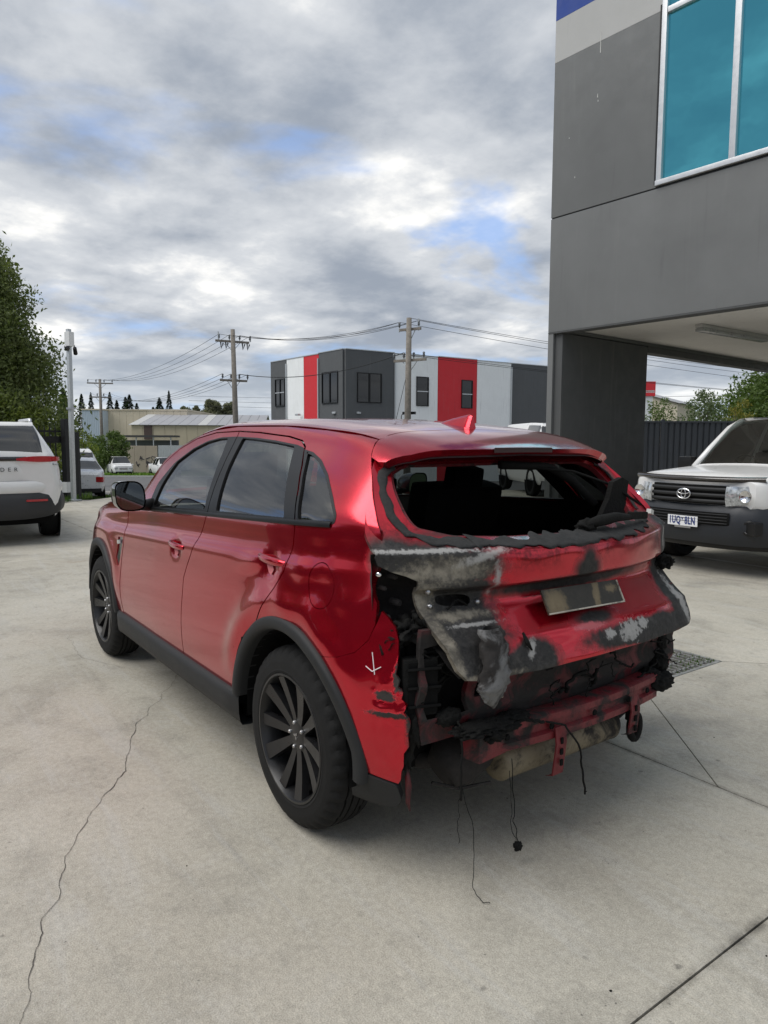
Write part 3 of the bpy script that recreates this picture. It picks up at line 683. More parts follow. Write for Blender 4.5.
_gx = np.linspace(-.66, 3.5, 260); _gz = np.linspace(.24, 1.56, 133); _GX, _GZ = np.meshgrid(_gx, _gz, indexing='ij')
_GY = (sect(_GX.ravel(), t_of_z(_GX.ravel(), _GZ.ravel()))[0]+dent(_GX.ravel(), _GZ.ravel())).reshape(_GX.shape)
def sy(x, z):
    """half width of the skin"""
    a = min(max((x+.66)/4.16*259, 0), 258.999); b = min(max((z-.24)/1.32*132, 0), 131.999); i, j = int(a), int(b); a -= i; b -= j
    return float((1-a)*((1-b)*_GY[i, j]+b*_GY[i, j+1])+a*((1-b)*_GY[i+1, j]+b*_GY[i+1, j+1]))

car = thing('burnt_car', 'red compact SUV with a burnt-out tail, missing rear bumper and no rear glass', 'car')
ZA = .36                                              # wheel-arch centre height
B_SEAM = [(.938, 1.516), (.900, 1.42), (.870, 1.34), (.850, 1.22), (.844, 1.133), (.888, 1.05), (.952, .958), (1.010, .87), (1.045, .80), (1.05, .635), (1.061, .40)]
D_TOP = [(2.075, 1.078), (1.95, 1.185), (1.75, 1.345), (1.60, 1.425), (1.42, 1.482), (1.20, 1.511), (.938, 1.516)]
R_TOP = [(.938, 1.516), (.714, 1.508), (.412, 1.488), (.290, 1.470), (.235, 1.445)]
R_SEAM = [(.235, 1.445), (.16, 1.372), (.082, 1.281), (.030, 1.20), (.007, 1.155), (.006, 1.084), (.030, .985), (.080, .91), (.144, .835), (.2075, .7503)]
F_SEAM = [(2.100, .392), (2.114, .50), (2.118, .62), (2.118, .74), (2.103, .864), (2.090, 1.03), (2.075, 1.078)]
rear_arch = arc(0, ZA, .442, 62, 4, 14)
front_door = F_SEAM+D_TOP[1:]+B_SEAM[1:]
rear_door = B_SEAM[::-1][:-1]+R_TOP+R_SEAM[1:]+[p for p in rear_arch[1:]]+[(.452, .392)]
win_f = fillet([(1.735, 1.088), (1.70, 1.225), (1.56, 1.350), (1.40, 1.428), (1.25, 1.468), (1.10, 1.486), (.934, 1.489), (.905, 1.42), (.876, 1.34), (.856, 1.22), (.850, 1.140), (1.2, 1.120), (1.5, 1.103)], .012)
gls_f = fillet([(1.650, 1.104), (1.615, 1.220), (1.535, 1.352), (1.39, 1.423), (1.25, 1.461), (1.12, 1.478), (1.02, 1.481), (.967, 1.40), (.922, 1.30), (.888, 1.147), (1.2, 1.127), (1.5, 1.111)], .012)
win_r = fillet([(.922, 1.489), (.70, 1.482), (.50, 1.470), (.30, 1.452), (.232, 1.432), (.158, 1.360), (.084, 1.272), (.013, 1.166), (.35, 1.160), (.60, 1.150), (.840, 1.140), (.848, 1.25), (.868, 1.36)], .012)
gls_r = fillet([(.855, 1.481), (.70, 1.475), (.50, 1.463), (.314, 1.446), (.222, 1.336), (.145, 1.238), (.098, 1.176), (.35, 1.166), (.60, 1.157), (.748, 1.148), (.783, 1.27), (.822, 1.39)], .012)
win_q = fillet([(.205, 1.430), (.150, 1.424), (.055, 1.395), (-.044, 1.346), (-.162, 1.263), (-.225, 1.212, .03), (-.232, 1.180, .03), (.0, 1.166), (.026, 1.205), (.074, 1.278), (.15, 1.37)], .014)
gls_q = inset(win_q, .010)
trm_f = win_f[:0]+fillet([(1.735, 1.088), (1.70, 1.225), (1.56, 1.350), (1.40, 1.428), (1.25, 1.468), (1.10, 1.486), (.9315, 1.489, 0), (.9035, 1.42, 0), (.8735, 1.34, 0), (.8535, 1.22, 0), (.8475, 1.137, 0), (1.2, 1.118), (1.5, 1.101)], .012)
trm_r = fillet([(.9245, 1.489, 0), (.70, 1.482), (.50, 1.470), (.30, 1.452), (.2365, 1.440, 0), (.1635, 1.370, 0), (.0855, 1.279, 0), (.0335, 1.200, 0), (.0145, 1.163, 0), (.35, 1.158), (.60, 1.148), (.8405, 1.137, 0), (.8465, 1.22, 0), (.8665, 1.34, 0), (.8965, 1.42, 0)], .012)
trm_q = fillet([(.2245, 1.434, 0), (.150, 1.424), (.055, 1.395), (-.044, 1.346), (-.162, 1.263), (-.225, 1.212, .03), (-.232, 1.180, .03), (.0035, 1.163, 0), (.0265, 1.200, 0), (.0785, 1.283, 0), (.1565, 1.374, 0)], .014)
LAMP = [(-.440, 1.072), (-.436, 1.032), (-.436, .990), (-.446, .965), (-.460, .942)]
HATCH = [(-.442, 1.13), (-.424, 1.177), (-.385, 1.222), (-.340, 1.270), (-.281, 1.333), (-.230, 1.383), (-.196, 1.418), (-.172, 1.452), (-.150, 1.476)]
DITCH = [(-.049, 1.493), (.172, 1.514), (.5, 1.534), (.981, 1.540), (1.25, 1.524), (1.40, 1.500), (1.50, 1.468), (1.62, 1.430), (1.75, 1.378), (1.90, 1.268), (2.02, 1.172), (2.075, 1.120)]
BSEAM = [(-.462, .925), (-.464, .87), (-.449, .818), (-.407, .771), (-.345, .745), (-.262, .728)]
fuel = [(-.206+.068*math.cos(a)+.008*math.sin(a), .965+.080*math.sin(a)) for a in np.linspace(0, 2*PI, 28, endpoint=False)]
quarter = LAMP[::-1]+HATCH+DITCH+D_TOP+R_TOP[1:]+R_SEAM[1:]+arc(0, ZA, .442, 63, 124, 16)[1:]+BSEAM[::-1][1:]
TEAR = [(-.478, .922), (-.503, .902), (-.528, .872), (-.541, .835), (-.546, .79), (-.548, .75), (-.546, .725), (-.556, .705), (-.553, .685), (-.566, .665), (-.562, .645), (-.575, .625), (-.573, .605), (-.586, .588), (-.590, .565), (-.586, .53), (-.588, .49), (-.574, .465), (-.570, .42), (-.562, .40), (-.556, .37), (-.546, .352)]
bumper = BSEAM[::-1][:-1]+TEAR+[(-.43, .374), (-.40, .384)]+arc(0, ZA, .442, 176, 126, 14)
clad = fillet([(-.545, .350), (-.548, .30), (-.525, .265), (-.43, .247), (-.362, .252), (-.375, .33), (-.396, .38), (-.43, .372)], .012)
fend = [(2.106, .392), (2.119, .50), (2.123, .62), (2.123, .74), (2.108, .864), (2.095, 1.03), (2.082, 1.08), (2.35, 1.068), (2.70, 1.046), (2.95, 1.022), (3.20, .985), (3.34, .95), (3.40, .86), (3.44, .70), (3.46, .50), (3.44, .36), (3.13, .33)]+arc(2.67, ZA, .442, 0, 176, 40)+[(2.218, .392)]
vent = fillet([(2.226, .872), (2.128, .880), (2.140, .80), (2.166, .700), (2.180, .695), (2.226, .745)], .012)
for S_ in (1, -1):
    tint = M['tint']
    fd = panel('door', M['paint'], car, front_door, [win_f], side=S_, gap=.0038, key='fd')
    rd = panel('door', M['paint'], car, rear_door, [win_r], side=S_, gap=.0038, key='rd')
    if S_ > 0: fd['label'] = 'front door'; rd['label'] = 'rear door with rippled paint'
    panel('window_trim', M['trim_black'], fd, trm_f, [gls_f], .0014, side=S_, gap=.0, flange=.012, key='tf')
    panel('window_glass', tint, fd, gls_f, [], -.007, side=S_, flange=0, gap=-.004, key='gf', step=.05)
    panel('window_trim', M['trim_black'], rd, trm_r, [gls_r], .0014, side=S_, gap=.0, flange=.012, key='tr')
    panel('window_glass', tint, rd, gls_r, [], -.007, side=S_, flange=0, gap=-.004, key='gr', step=.05)
    qp = panel('quarter_panel', M['paint'], car, quarter, [win_q, fuel], side=S_, gap=.0028, key='qp', step=.027)
    panel('window_trim', M['trim_black'], qp, trm_q, [gls_q], .0014, side=S_, gap=.0, flange=.012, key='tq')
    panel('window_glass', tint, qp, gls_q, [], -.007, side=S_, flange=0, gap=-.004, key='gq', step=.05)
    panel('fuel_flap', M['paint'], qp, fuel, [], -.001, side=S_, gap=.003, key='fu')
    fe = panel('front_fender', M['paint'], car, fend, [vent], side=S_, gap=.002, key='fe')
    vt = panel('fender_vent', M['gloss_black'], fe, vent, [], -.006, side=S_, flange=.01, key='ve', step=.02)
    MB().box((2.185, S_*(sy(2.185, .84)+.003), .845), (.060, .014, .026), (0, .15, 0), bev=.005).build('side_indicator', M['clear_lens'], fe, angle=40)
    # dark inner skin behind the panel gaps, with the window openings
    inner = [(2.06, .36), (2.08, 1.06), (1.95, 1.165), (1.75, 1.33), (1.60, 1.41), (1.42, 1.465), (1.20, 1.50), (.5, 1.50), (.1, 1.45), (-.15, 1.37), (-.30, 1.25), (-.37, 1.15), (-.38, .95)]+arc(0, ZA, .46, 128, 4, 22)+[(.47, .36)]
    panel('door_lining', M['interior'], car, inner, [gls_f, inset(gls_r, .0), inset(gls_q, .005)], -.035, side=S_, flange=0, key='in', step=.06)
    if S_ > 0:
        bc = panel('rear_bumper_corner', M['paint'], car, bumper, [], .004, side=S_, gap=.002, flange=.014, key='bc', step=.012); me_ = bc.data
        for v_ in me_.vertices:                                             # the corner buckled where it tore
            p_ = v_.co; k_ = max(0., min(1., (-.475-p_.x)/.06))*math.exp(-((p_.z-.625)/.075)**2); q_ = noise.noise(Vector((p_.x*30, 1, p_.z*38)))
            v_.co = p_+Vector((-.02*k_*(.3+abs(q_)), .020*k_*(abs(q_)-.35)*1.6, -.010*k_*q_))+Vector((0, .010*math.exp(-((p_.z-.600)/.014)**2)*min(1, k_*2), 0))
        me_.normals_split_custom_set_from_vertices([(0, 0, 0)]*len(me_.vertices)); bc['label'] = 'torn and melted red corner of the rear bumper'
        panel('bumper_cladding', M['black_plastic'], car, clad, [], .012, side=S_, flange=.03, key='cl')
        # chalk mark
        mk = MB()
        for (xa, za), (xb, zb_) in [((-.470, .785), (-.487, .715)), ((-.455, .738), (-.478, .724)), ((-.478, .724), (-.503, .742))]:
            pts = [(xa+(xb-xa)*k/4, sy(xa+(xb-xa)*k/4, za+(zb_-za)*k/4)+.0065, za+(zb_-za)*k/4) for k in range(5)]; mk.tube(pts, .0016, 5)
        mk.build('chalk_mark', plain('chalk', (.72, .68, .70), .9), bc)
    # wheel-arch flares
    for wx in (0, 2.67):
        mb = MB(); rows = []
        for i in range(41):
            a = math.radians(176 - (176-4)*i/40) if wx else math.radians(183-(183-5)*i/40)
            c, s = math.cos(a), math.sin(a); row = []
            yb = sy(wx+c*.442, ZA+s*.442); yb = min(max(yb, .868 if wx == 0 and c > -.6 else .835), .892)
            for r, o in ((.456, -.012), (.456, .004), (.451, .015), (.441, .020), (.424, .022), (.410, .019), (.403, .010), (.400, -.004), (.400, -.06)):
                row.append((wx+c*r, S_*(yb+o), ZA+s*r))
            rows.append(row)
        mb.grid(rows).build('wheel_arch_flare', M['black_plastic'], car, angle=50)
        # arch liner
        mb = MB(); rows = []
        for i in range(25):
            a = math.radians(-8+196*i/24); rows.append([(wx+math.cos(a)*.40, S_*y, ZA+math.sin(a)*.40) for y in (.86, .72, .55, .50)])
        mb.grid(rows); mb.add([(wx+math.cos(math.radians(-8+196*i/24))*.40, S_*.5, ZA+math.sin(math.radians(-8+196*i/24))*.40) for i in range(25)]+[(wx, S_*.5, .2)], [(i, i+1, 25) for i in range(24)])
        mb.build('wheel_arch_liner', M['interior'], car, smooth=True)
    # sill
    rows = []
    for i in range(26):
        x = .405+(2.235-.405)*i/25; yb = sy(x, .40); k = 1 if 0 < i < 25 else .3
        rows.append([(x, S_*(yb+o*k), z) for o, z in ((-.03, .412), (.004, .408), (.020, .398), (.027, .375), (.022, .315), (.004, .278), (-.03, .262), (-.16, .258))])
    MB().grid(rows).build('side_sill', M['black_plastic'], car, angle=45)
    # belt moulding under the glass
    rows = []
    for i in range(45):
        x = 1.74-(1.74+.215)*i/44; z = 1.086+(1.74-x)*.0475; yb = sy(x, z); k = .004
        rows.append([(x, S_*(sy(x, z+dz_)+o), z+dz_) for dz_, o in ((-.012, -.004), (-.011, .005), (.0, .008), (.008, .006), (.010, -.006))])
    MB().grid(rows).build('belt_moulding', M['trim_black'], car, angle=50)
    # handles
    for (hx, hz_), dr in zip(HND, (fd, rd)):
        yb = sy(hx-.02, hz_+.05); mb = MB(); rows = []
        for i in range(13):
            u = i/12; x = hx+.105-.215*u; lift = .012+.020*math.sin(PI*u)**.6; hh = .013+.004*math.sin(PI*u); y = sy(x, hz_+.045)+lift-.008; z = hz_+.012-.006*u
            rows.append([(x, S_*(y+.011*math.cos(q)), z+hh*math.sin(q)) for q in np.linspace(0, 2*PI, 11)])
        mb.grid(rows); mb.build('door_handle', M['paint'], dr, smooth=True)
        if S_ > 0:
            pk = MB(); P = [(hx+.035, hz_-.004), (hx-.012, hz_-.010), (hx-.034, hz_-.026), (hx-.026, hz_-.046), (hx+.004, hz_-.040)]
            pk.add([(x, sy(x, z)+.006, z) for x, z in P]+[(x, sy(x, z)+.004, z) for x, z in P], [(0, 1, 2, 3, 4), (9, 8, 7, 6, 5)]+[(i, (i+1) % 5, 5+(i+1) % 5, 5+i) for i in range(5)])
            pk.build('peeled_paint', plain('peeled_paint', (.50, .14, .15), .5), dr)
    # door mirror
    mc = Vector((1.63, S_*.985, 1.172)); mb = MB(); rows = []
    for i in range(15):
        u = i/14; x = mc.x-.075+.215*u; k = (1-u**2.6)**.5 if u < 1 else 0.02; k = max(k, .03)
        rows.append([(x, mc.y+S_*(.080*k*math.copysign(abs(math.cos(q))**.62, math.cos(q))+.012*math.sin(q)*k), mc.z+.082*k*math.copysign(abs(math.sin(q))**.62, math.sin(q))) for q in np.linspace(0, 2*PI, 25)])
    mm = mb.grid(rows).build('door_mirror', M['gloss_black'], car, angle=50)
    P = [(mc.x-.071, mc.y+S_*(.073*math.copysign(abs(math.cos(q))**.62, math.cos(q))+.011*math.sin(q)), mc.z+.074*math.copysign(abs(math.sin(q))**.62, math.sin(q))) for q in np.linspace(0, 2*PI, 24, endpoint=False)]
    MB().add(P, [tuple(range(24))]).build('mirror_glass', plain('mirror_glass', (.30, .33, .35), .03, 1., var=0, rvar=0), mm)
    MB().tube([(1.66, S_*.92, 1.115), (1.69, S_*.86, 1.108), (1.70, S_*.80, 1.11)], [.03, .034, .04], 10).build('mirror_arm', M['trim_black'], mm, smooth=True)

# roof skin and bonnet: both halves in one panel
def mirrored(name, mat, parent, outline_xv, out, step=.05, off=0., flange=.0, solid=0.):
    Q, F = fill(resample(outline_xv, step), [], step); f1 = side_fn(off, 1); mid = VK[-1]
    def fn(U, V): 
        P = f1(U, np.where(V > mid, 2*mid-V, V)); P[:, 1] = np.where(V > mid, -P[:, 1], P[:, 1]); return P
    return lifted(name, mat, parent, Q, F, fn, out, flange)
def xv(pts): P = np.array(pts, float); return [tuple(q) for q in np.stack([P[:, 0], v_of_t(t_of_z(P[:, 0], P[:, 1]))], 1)]
MID = VK[-1]
def fold(half): return half+[(x, 2*MID-v) for x, v in half[::-1]]
d_xv = xv(DITCH[:6]); d_xv = [(x, v+.007) for x, v in d_xv]
hd = [(1.40, d_xv[-1][1]), (1.375, v_of_t(10.6)), (1.335, v_of_t(11.4)), (1.30, v_of_t(12.3)), (1.285, MID)]
roof_half = [(-.098, MID), (-.098, v_of_t(12.3)), (-.108, v_of_t(11.6)), (-.125, v_of_t(11.0)), (-.146, d_xv[0][1]+.03), (-.146, d_xv[0][1]+.004)]+d_xv+hd[1:-1]+[(1.285, MID)]
half = roof_half[1:-1]
roof_o = half+[(x, 2*MID-v) for x, v in half[::-1]]
roof = mirrored('roof', M['paint'], car, roof_o, (0, 0, 1), .045, flange=.015)
ws_half = [(1.42, v_of_t(10.05)), (1.62, v_of_t(10.05)), (1.85, v_of_t(10.05)), (2.03, v_of_t(10.05)), (2.06, v_of_t(11.2)), (2.08, v_of_t(12.4))]
ws_o = ws_half+[(x, 2*MID-v) for x, v in ws_half[::-1]][0:0]+[(x, 2*MID-v) for x, v in ws_half[::-1]]+[(x, 2*MID-v) for x, v in hd[1:-1]][::1]+[(1.285, MID)]+hd[1:-1][::-1]
mirrored('windscreen', M['glass'], car, ws_o, (.5, 0, .8), .07, off=-.004)
bn_half = [(2.12, v_of_t(8.2)), (2.5, v_of_t(8.2)), (2.95, v_of_t(8.2)), (3.3, v_of_t(8.3)), (3.44, v_of_t(9.5)), (3.50, v_of_t(11.5))]
bn_o = bn_half+[(x, 2*MID-v) for x, v in bn_half[::-1]]
mirrored('bonnet', M['paint'], car, bn_o, (0, 0, 1), .06, off=.002, flange=.02)
# front end
rows = []
for z in np.linspace(.26, .90, 12):
    rows.append([(3.45+.03*math.sin(PI*(z-.24)/.7)+.05*(1-(y/.56)**2), y, z) for y in np.linspace(-.56, .56, 25)])
MB().grid(rows).build('front_bumper', M['paint'], car, smooth=True)
for S_ in (1, -1): panel('headlight', M['clear_lens'], car, fillet([(3.16, .868), (3.30, .880), (3.40, .875), (3.42, .80), (3.34, .79)], .01), [], .004, side=S_, flange=.02, key='hl')
# spoiler: continues the roof line over the tailgate
sp_half = [(-.104, MID+.0), (-.104, v_of_t(12.3)), (-.114, v_of_t(11.6)), (-.131, v_of_t(11.0)), (-.152, v_of_t(10.3)), (-.178, v_of_t(9.75)), (-.200, v_of_t(9.35)), (-.245, v_of_t(9.40)), (-.275, v_of_t(9.62)), (-.293, v_of_t(10.1)), (-.315, v_of_t(10.7)), (-.335, v_of_t(11.4)), (-.350, v_of_t(12.3))]
h2 = sp_half[1:]
sp_o = h2+[(x, 2*MID-v) for x, v in h2[::-1]]
spo = mirrored('roof_spoiler', M['paint'], car, sp_o, (0, 0, 1), .04, flange=.034)
# underside of the spoiler
def spf(off): return side_fn(off, 1)
Q_, F_ = fill(resample(inset(sp_o, .004), .06), [], .06)
def under(U, V):
    P = side_fn(-.032, 1)(U, np.where(V > MID, 2*MID-V, V)); P[:, 1] = np.where(V > MID, -P[:, 1], P[:, 1]); return P
lifted('spoiler_underside', M['soot_red_dark'], spo, Q_, F_, under, (0, 0, -1), 0)
rows = [[(-.353+.03*(y/.18)**2*.12-.002, y, 1.452-.05*y*y-.006-k*.020) for k in (0, .5, 1)] for y in np.linspace(-.165, .165, 13)]
MB().grid(rows).build('brake_light', plain('brake_light', (.035, .012, .012), .5, bump=.8, bscale=120), spo)
# antenna fin
mb = MB(); rows = []
for i in range(14):
    u = i/13; x = .185-.235*u; z0 = float(np.interp(x, [-.06, .19], [1.522, 1.551]))-.006; hgt = .070*(u**.8) if u < .93 else .07*(1-(u-.93)*2); wd = .032*(.35+.65*u**.7) if u < .97 else .022
    rows.append([(x+(.03*u if k in (3,) else 0)*0, wd*c, z0+hgt*s) for k, (c, s) in enumerate(((-1, 0), (-.8, .25), (-.35, .75), (-.10, .97), (0, 1), (.10, .97), (.35, .75), (.8, .25), (1, 0)))])
mb.grid(rows); n_ = len(mb.V)-9; mb.F.append(tuple(range(n_, n_+9)))
mb.build('antenna_fin', M['paint'], roof, angle=50)

# ---- wheels
def make_wheel():
    wh = bpy.data.objects.new('wheel', None); wh.empty_display_size = .1; link(wh, car)
    R_ = Matrix.Rotation(-PI/2, 4, 'X')                # local z (axle) -> +y outwards
    half = [(.236, .085), (.246, .098), (.256, .101), (.262, .0985), (.286, .103), (.290, .1015), (.310, .0985), (.326, .090), (.336, .079), (.3415, .066), (.3445, .052), (.3447, .046), (.336, .0455), (.336, .0385), (.3458, .038), (.3462, .0195), (.337, .019), (.337, .0125), (.3465, .012)]
    prof = half+[(r, -h) for r, h in half[::-1]]
    mb = MB(); n = 120; full = []
    for k in range(n):
        a = 2*PI*k/n; row = []
        for r, h in prof:
            rr = r-(.010 if (r > .325 and abs(h) > .055 and k % 3 == 0) else .006 if (r > .34 and .02 < abs(h) < .05 and (k+(2 if h > 0 else 0)) % 6 == 0) else 0)
            row.append((rr*math.cos(a), rr*math.sin(a), h))
        full.append(row)
    m = len(prof); V = [p for row in full for p in row]; F = [(k*m+i, k*m+i+1, ((k+1) % n)*m+i+1, ((k+1) % n)*m+i) for k in range(n) for i in range(m-1)]
    mb.add(V, F, R_)
    mb.build('tyre', M['rubber'], wh, angle=35)
    mb = MB()
    mb.lathe([(.248, .088), (.244, .100), (.236, .101), (.230, .090), (.222, .06), (.205, -.05), (.232, -.09), (.236, -.09)], 64, R_)
    mb.lathe([(.0, .064), (.045, .064), (.062, .058), (.066, .04), (.066, -.02)], 32, R_)
    def spoke(a, wd0, wd1, twist, h0=.060, h1=.094):
        V = []; k = 7
        for i in range(k):
            u = i/(k-1); r = .045+(.235-.045)*u; wv = wd0+(wd1-wd0)*u; hh = h0+(h1-h0)*u**1.5; off = twist*math.sin(PI*u*.5)
            for q, (dw, dh) in enumerate(((-1, -.03), (-.92, 0), (.92, 0), (1, -.03))): V.append((r, off+dw*wv/2, hh+dh))
        F = [(i*4+j, i*4+j+1, (i+1)*4+j+1, (i+1)*4+j) for i in range(k-1) for j in range(3)]
        mb.add(V, F, R_ @ Matrix.Rotation(a, 4, 'Z'))
    for j in range(5):
        a = 2*PI*j/5+.25
        spoke(a, .034, .066, -.004); spoke(a+PI/5, .028, .052, .006, .057, .090)
    mb.build('rim', M['rim_black'], wh, angle=40)
    mb = MB(); mb.lathe([(0, -.03), (.18, -.03), (.18, -.06), (.0, -.06)], 32, R_); mb.build('brake_disc', M['soot_metal'], wh)
    for j in range(5):
        a = 2*PI*j/5+.25+PI/5
        mb = MB(); mb.lathe([(.0, .069), (.006, .069), (.0085, .065), (.0085, .050)], 10, R_ @ Matrix.Translation((.050*math.cos(a), .050*math.sin(a), 0))); mb.build('lug_nut', M['steel'], wh, angle=40)
    # three-diamond centre emblem
    mb = MB()
    for j in range(3):
        a = 2*PI*j/3+PI/2; L = .017
        dia = [(0, 0), (L*.5, L*.29), (L, 0), (L*.5, -L*.29)]
        mb.prism([(x*math.cos(a)-y*math.sin(a), x*math.sin(a)+y*math.cos(a)) for x, y in dia], .064, .067, R_)
    mb.build('hub_emblem', M['steel'], wh)
    return wh
wh = make_wheel(); wh.location = (0, .779, .346); wh.rotation_euler = (0, .35, 0)
for (x, y, rz, ry) in ((2.67, .779, 0, 1.1), (0, -.779, PI, .3), (2.67, -.779, PI, .9)):
    c = copy_tree(wh, car); c.location = (x, y, .346); c.rotation_euler = (0, ry, rz)

# ---- tailgate (surface x = T(y,z))
TZ = [1.46, 1.42, 1.385, 1.25, 1.15, 1.130, 1.110, 1.104, 1.098, 1.06, .990, .982, .976, .968, .962, .93, .88, .83, .816, .810, .80, .76, .72, .705, .68]
TX = [-.20, -.230, -.262, -.425, -.548, -.592, -.644, -.656, -.661, -.668, -.664, -.660, -.640, -.616, -.606, -.600, -.634, -.684, -.701, -.709, -.712, -.730, -.742, -.745, -.742]
TW = [.05, .05, .06, .12, .15, .165, .18, .185, .19, .20, .19, .19, .18, .15, .14, .12, .11, .095, .09, .09, .09, .085, .08, .08, .08]
_tx = pchip_table(TZ, TX); _tw = pchip_table(TZ, TW)
def T(y, z):
    y = np.asarray(y, float); z = np.asarray(z, float)
    x = _tx(z)+_tw(z)*np.minimum(np.abs(y)/.8, 1.2)**2.6
    k = np.clip((y-.34)/.10, 0, 1)*np.clip((1.09-z)/.05, 0, 1); x = x+k*(.0055*np.abs(np.sin(13*y+8*z+.4))+.004*np.abs(np.sin(21*z-9*y))-.005)
    k = np.clip((-.50-y)/.10, 0, 1)*np.clip((.95-z)/.05, 0, 1); x = x+k*(.006*np.abs(np.sin(15*y-9*z))-.003)
    x = x+np.where(z < 1.13, .0015*np.sin(23*y+11*z)*np.cos(31*z), 0)
    return x
def tail_fn(off=0.):
    def fn(U, V):
        e = 2e-3; a = np.stack([T(U+e, V)-T(U-e, V), np.full_like(U, 2*e), np.zeros_like(U)], 1); b = np.stack([T(U, V+e)-T(U, V-e), np.zeros_like(U), np.full_like(U, 2*e)], 1)
        P = np.stack([T(U, V), U, V], 1)
        if off:
            N = np.cross(a, b); N /= np.linalg.norm(N, axis=1, keepdims=True); N = np.where(N[:, :1] > 0, -N, N); P = P+N*off
        return P
    return fn
def tpanel(name, mat, parent, outline, holes=(), off=0., step=.013, flange=.018, gap=0.):
    ol = resample(inset(outline, gap) if gap else outline, step); Q, F = fill(ol, [resample(h, step*.6) for h in holes], step)
    return lifted(name, mat, parent, Q, F, tail_fn(off), (-1, 0, .1), flange)
def sym(h): return h+[(-y, z) for y, z in h[::-1]]
top_h = [(.56, 1.412), (.632, 1.402), (.682, 1.345), (.722, 1.285), (.760, 1.222), (.790, 1.165)]; low_h = [(.680, .95), (.668, .87), (.655, .80), (.640, .745), (.612, .712), (.55, .702), (.3, .700)]
lft_h = top_h+[(.800, 1.125), (.806, 1.090), (.798, 1.066), (.760, 1.044), (.715, 1.028), (.684, 1.012)]+low_h; rgt_h = top_h+[(.806, 1.125), (.820, 1.085), (.828, 1.050), (.818, 1.018), (.780, 1.000), (.735, .992), (.712, .985)]+[(.710, .95), (.708, .87), (.702, .80), (.694, .748), (.682, .722), (.655, .708), (.55, .702), (.3, .700)]
hatch_o = lft_h+[(-y, z) for y, z in rgt_h[::-1]]
open_o = sym(fillet([(0, 1.396), (.50, 1.392), (.590, 1.362, .05), (.622, 1.290), (.632, 1.215), (.617, 1.172, .04), (.50, 1.145), (.30, 1.135), (0, 1.130)], .03)[5:-5])
oval = [(.545+.066*math.copysign(abs(math.cos(a))**.7, math.cos(a)), .938+.020*math.copysign(abs(math.sin(a))**.7, math.sin(a))-.10*(.066*math.cos(a))*-1) for a in np.linspace(0, 2*PI, 20, endpoint=False)]
gate = tpanel('tailgate', M['tail_paint'], car, hatch_o, [open_o, oval], gap=.002)
gate['label'] = 'scorched tailgate with an empty window opening'
# inner frame of the opening and of the door
up_ = lambda P, k, lo: [(y*(1+lo), z+k*max(0, (z-1.14)/.25)) for y, z in P]
Q_, F_ = fill(resample(up_(inset(open_o, -.045), .03, 0), .05), [resample(up_(inset(open_o, -.004), .036, 0), .04)], .05)
lifted('opening_frame', M['soot_red_dark'], gate, Q_, F_, tail_fn(-.040), (-1, 0, .1), .04)
Q_, F_ = fill(resample(up_(inset(open_o, -.004), .012, 0), .03), [resample(up_(inset(open_o, .012), .014, -.012), .03)], .03)
lifted('opening_flange', M['beam_red'], gate, Q_, F_, tail_fn(-.016), (-1, 0, .1), .02)
gl = [(y, z) for y, z in hatch_o if z < 1.2]; low = [(.72, 1.12), (.66, 1.00), (.65, .80), (.60, .72), (-.60, .72), (-.65, .80), (-.66, 1.0), (-.72, 1.12)]
Q_, F_ = fill(resample(low, .06), [], .06); lifted('inner_panel', M['soot_metal'], gate, Q_, F_, tail_fn(-.07), (-1, 0, .1), 0)
# ragged urethane bead where the glass was bonded
def bead(name, pts, width, mat, seed):
    rows = []; pr = resample(pts, .012, False)
    for i, (y, z) in enumerate(pr):
        a = np.array(pr[max(i-1, 0)]); b = np.array(pr[min(i+1, len(pr)-1)]); d = (b-a)/(np.linalg.norm(b-a)+1e-9); n = np.array((-d[1], d[0]))
        wv = width*(1+1.15*noise.noise(Vector((y*22+seed, z*22, 0)))); cz = .006*noise.noise(Vector((y*15, z*15, seed)))
        row = []
        for k, h in ((-1, .001), (-.8, .008), (-.2, .012), (.4, .010), (.9, .007), (1, .001)):
            q = np.array((y, z))+n*(k*wv/2*(1+.25*noise.noise(Vector((y*60, z*60, k+seed))))+cz); hh = h*(1+.5*noise.noise(Vector((y*50, z*50, seed+3))))
            row.append((float(T(q[0], q[1]))-hh*1.1, q[0], q[1]))
        rows.append(row)
    return MB().grid(rows).build(name, mat, gate, smooth=True)
oo = inset(open_o, -.018)
left_run = [p for p in oo if p[0] > .52 and p[1] < 1.362]
left_run = sorted(left_run, key=lambda p: -p[1])
bead('glass_bead', [(.575, 1.380), (.625, 1.350), (.662, 1.285), (.676, 1.215), (.662, 1.160), (.60, 1.136), (.45, 1.126)], .030, M['urethane'], 1)
bead('glass_bead', [(.47, 1.130), (.30, 1.120), (0, 1.114), (-.30, 1.120), (-.50, 1.131), (-.61, 1.152)], .030, M['urethane'], 5)
bead('glass_bead', [(-.635, 1.175), (-.645, 1.215), (-.633, 1.285), (-.60, 1.345), (-.55, 1.37)], .016, M['urethane'], 9)
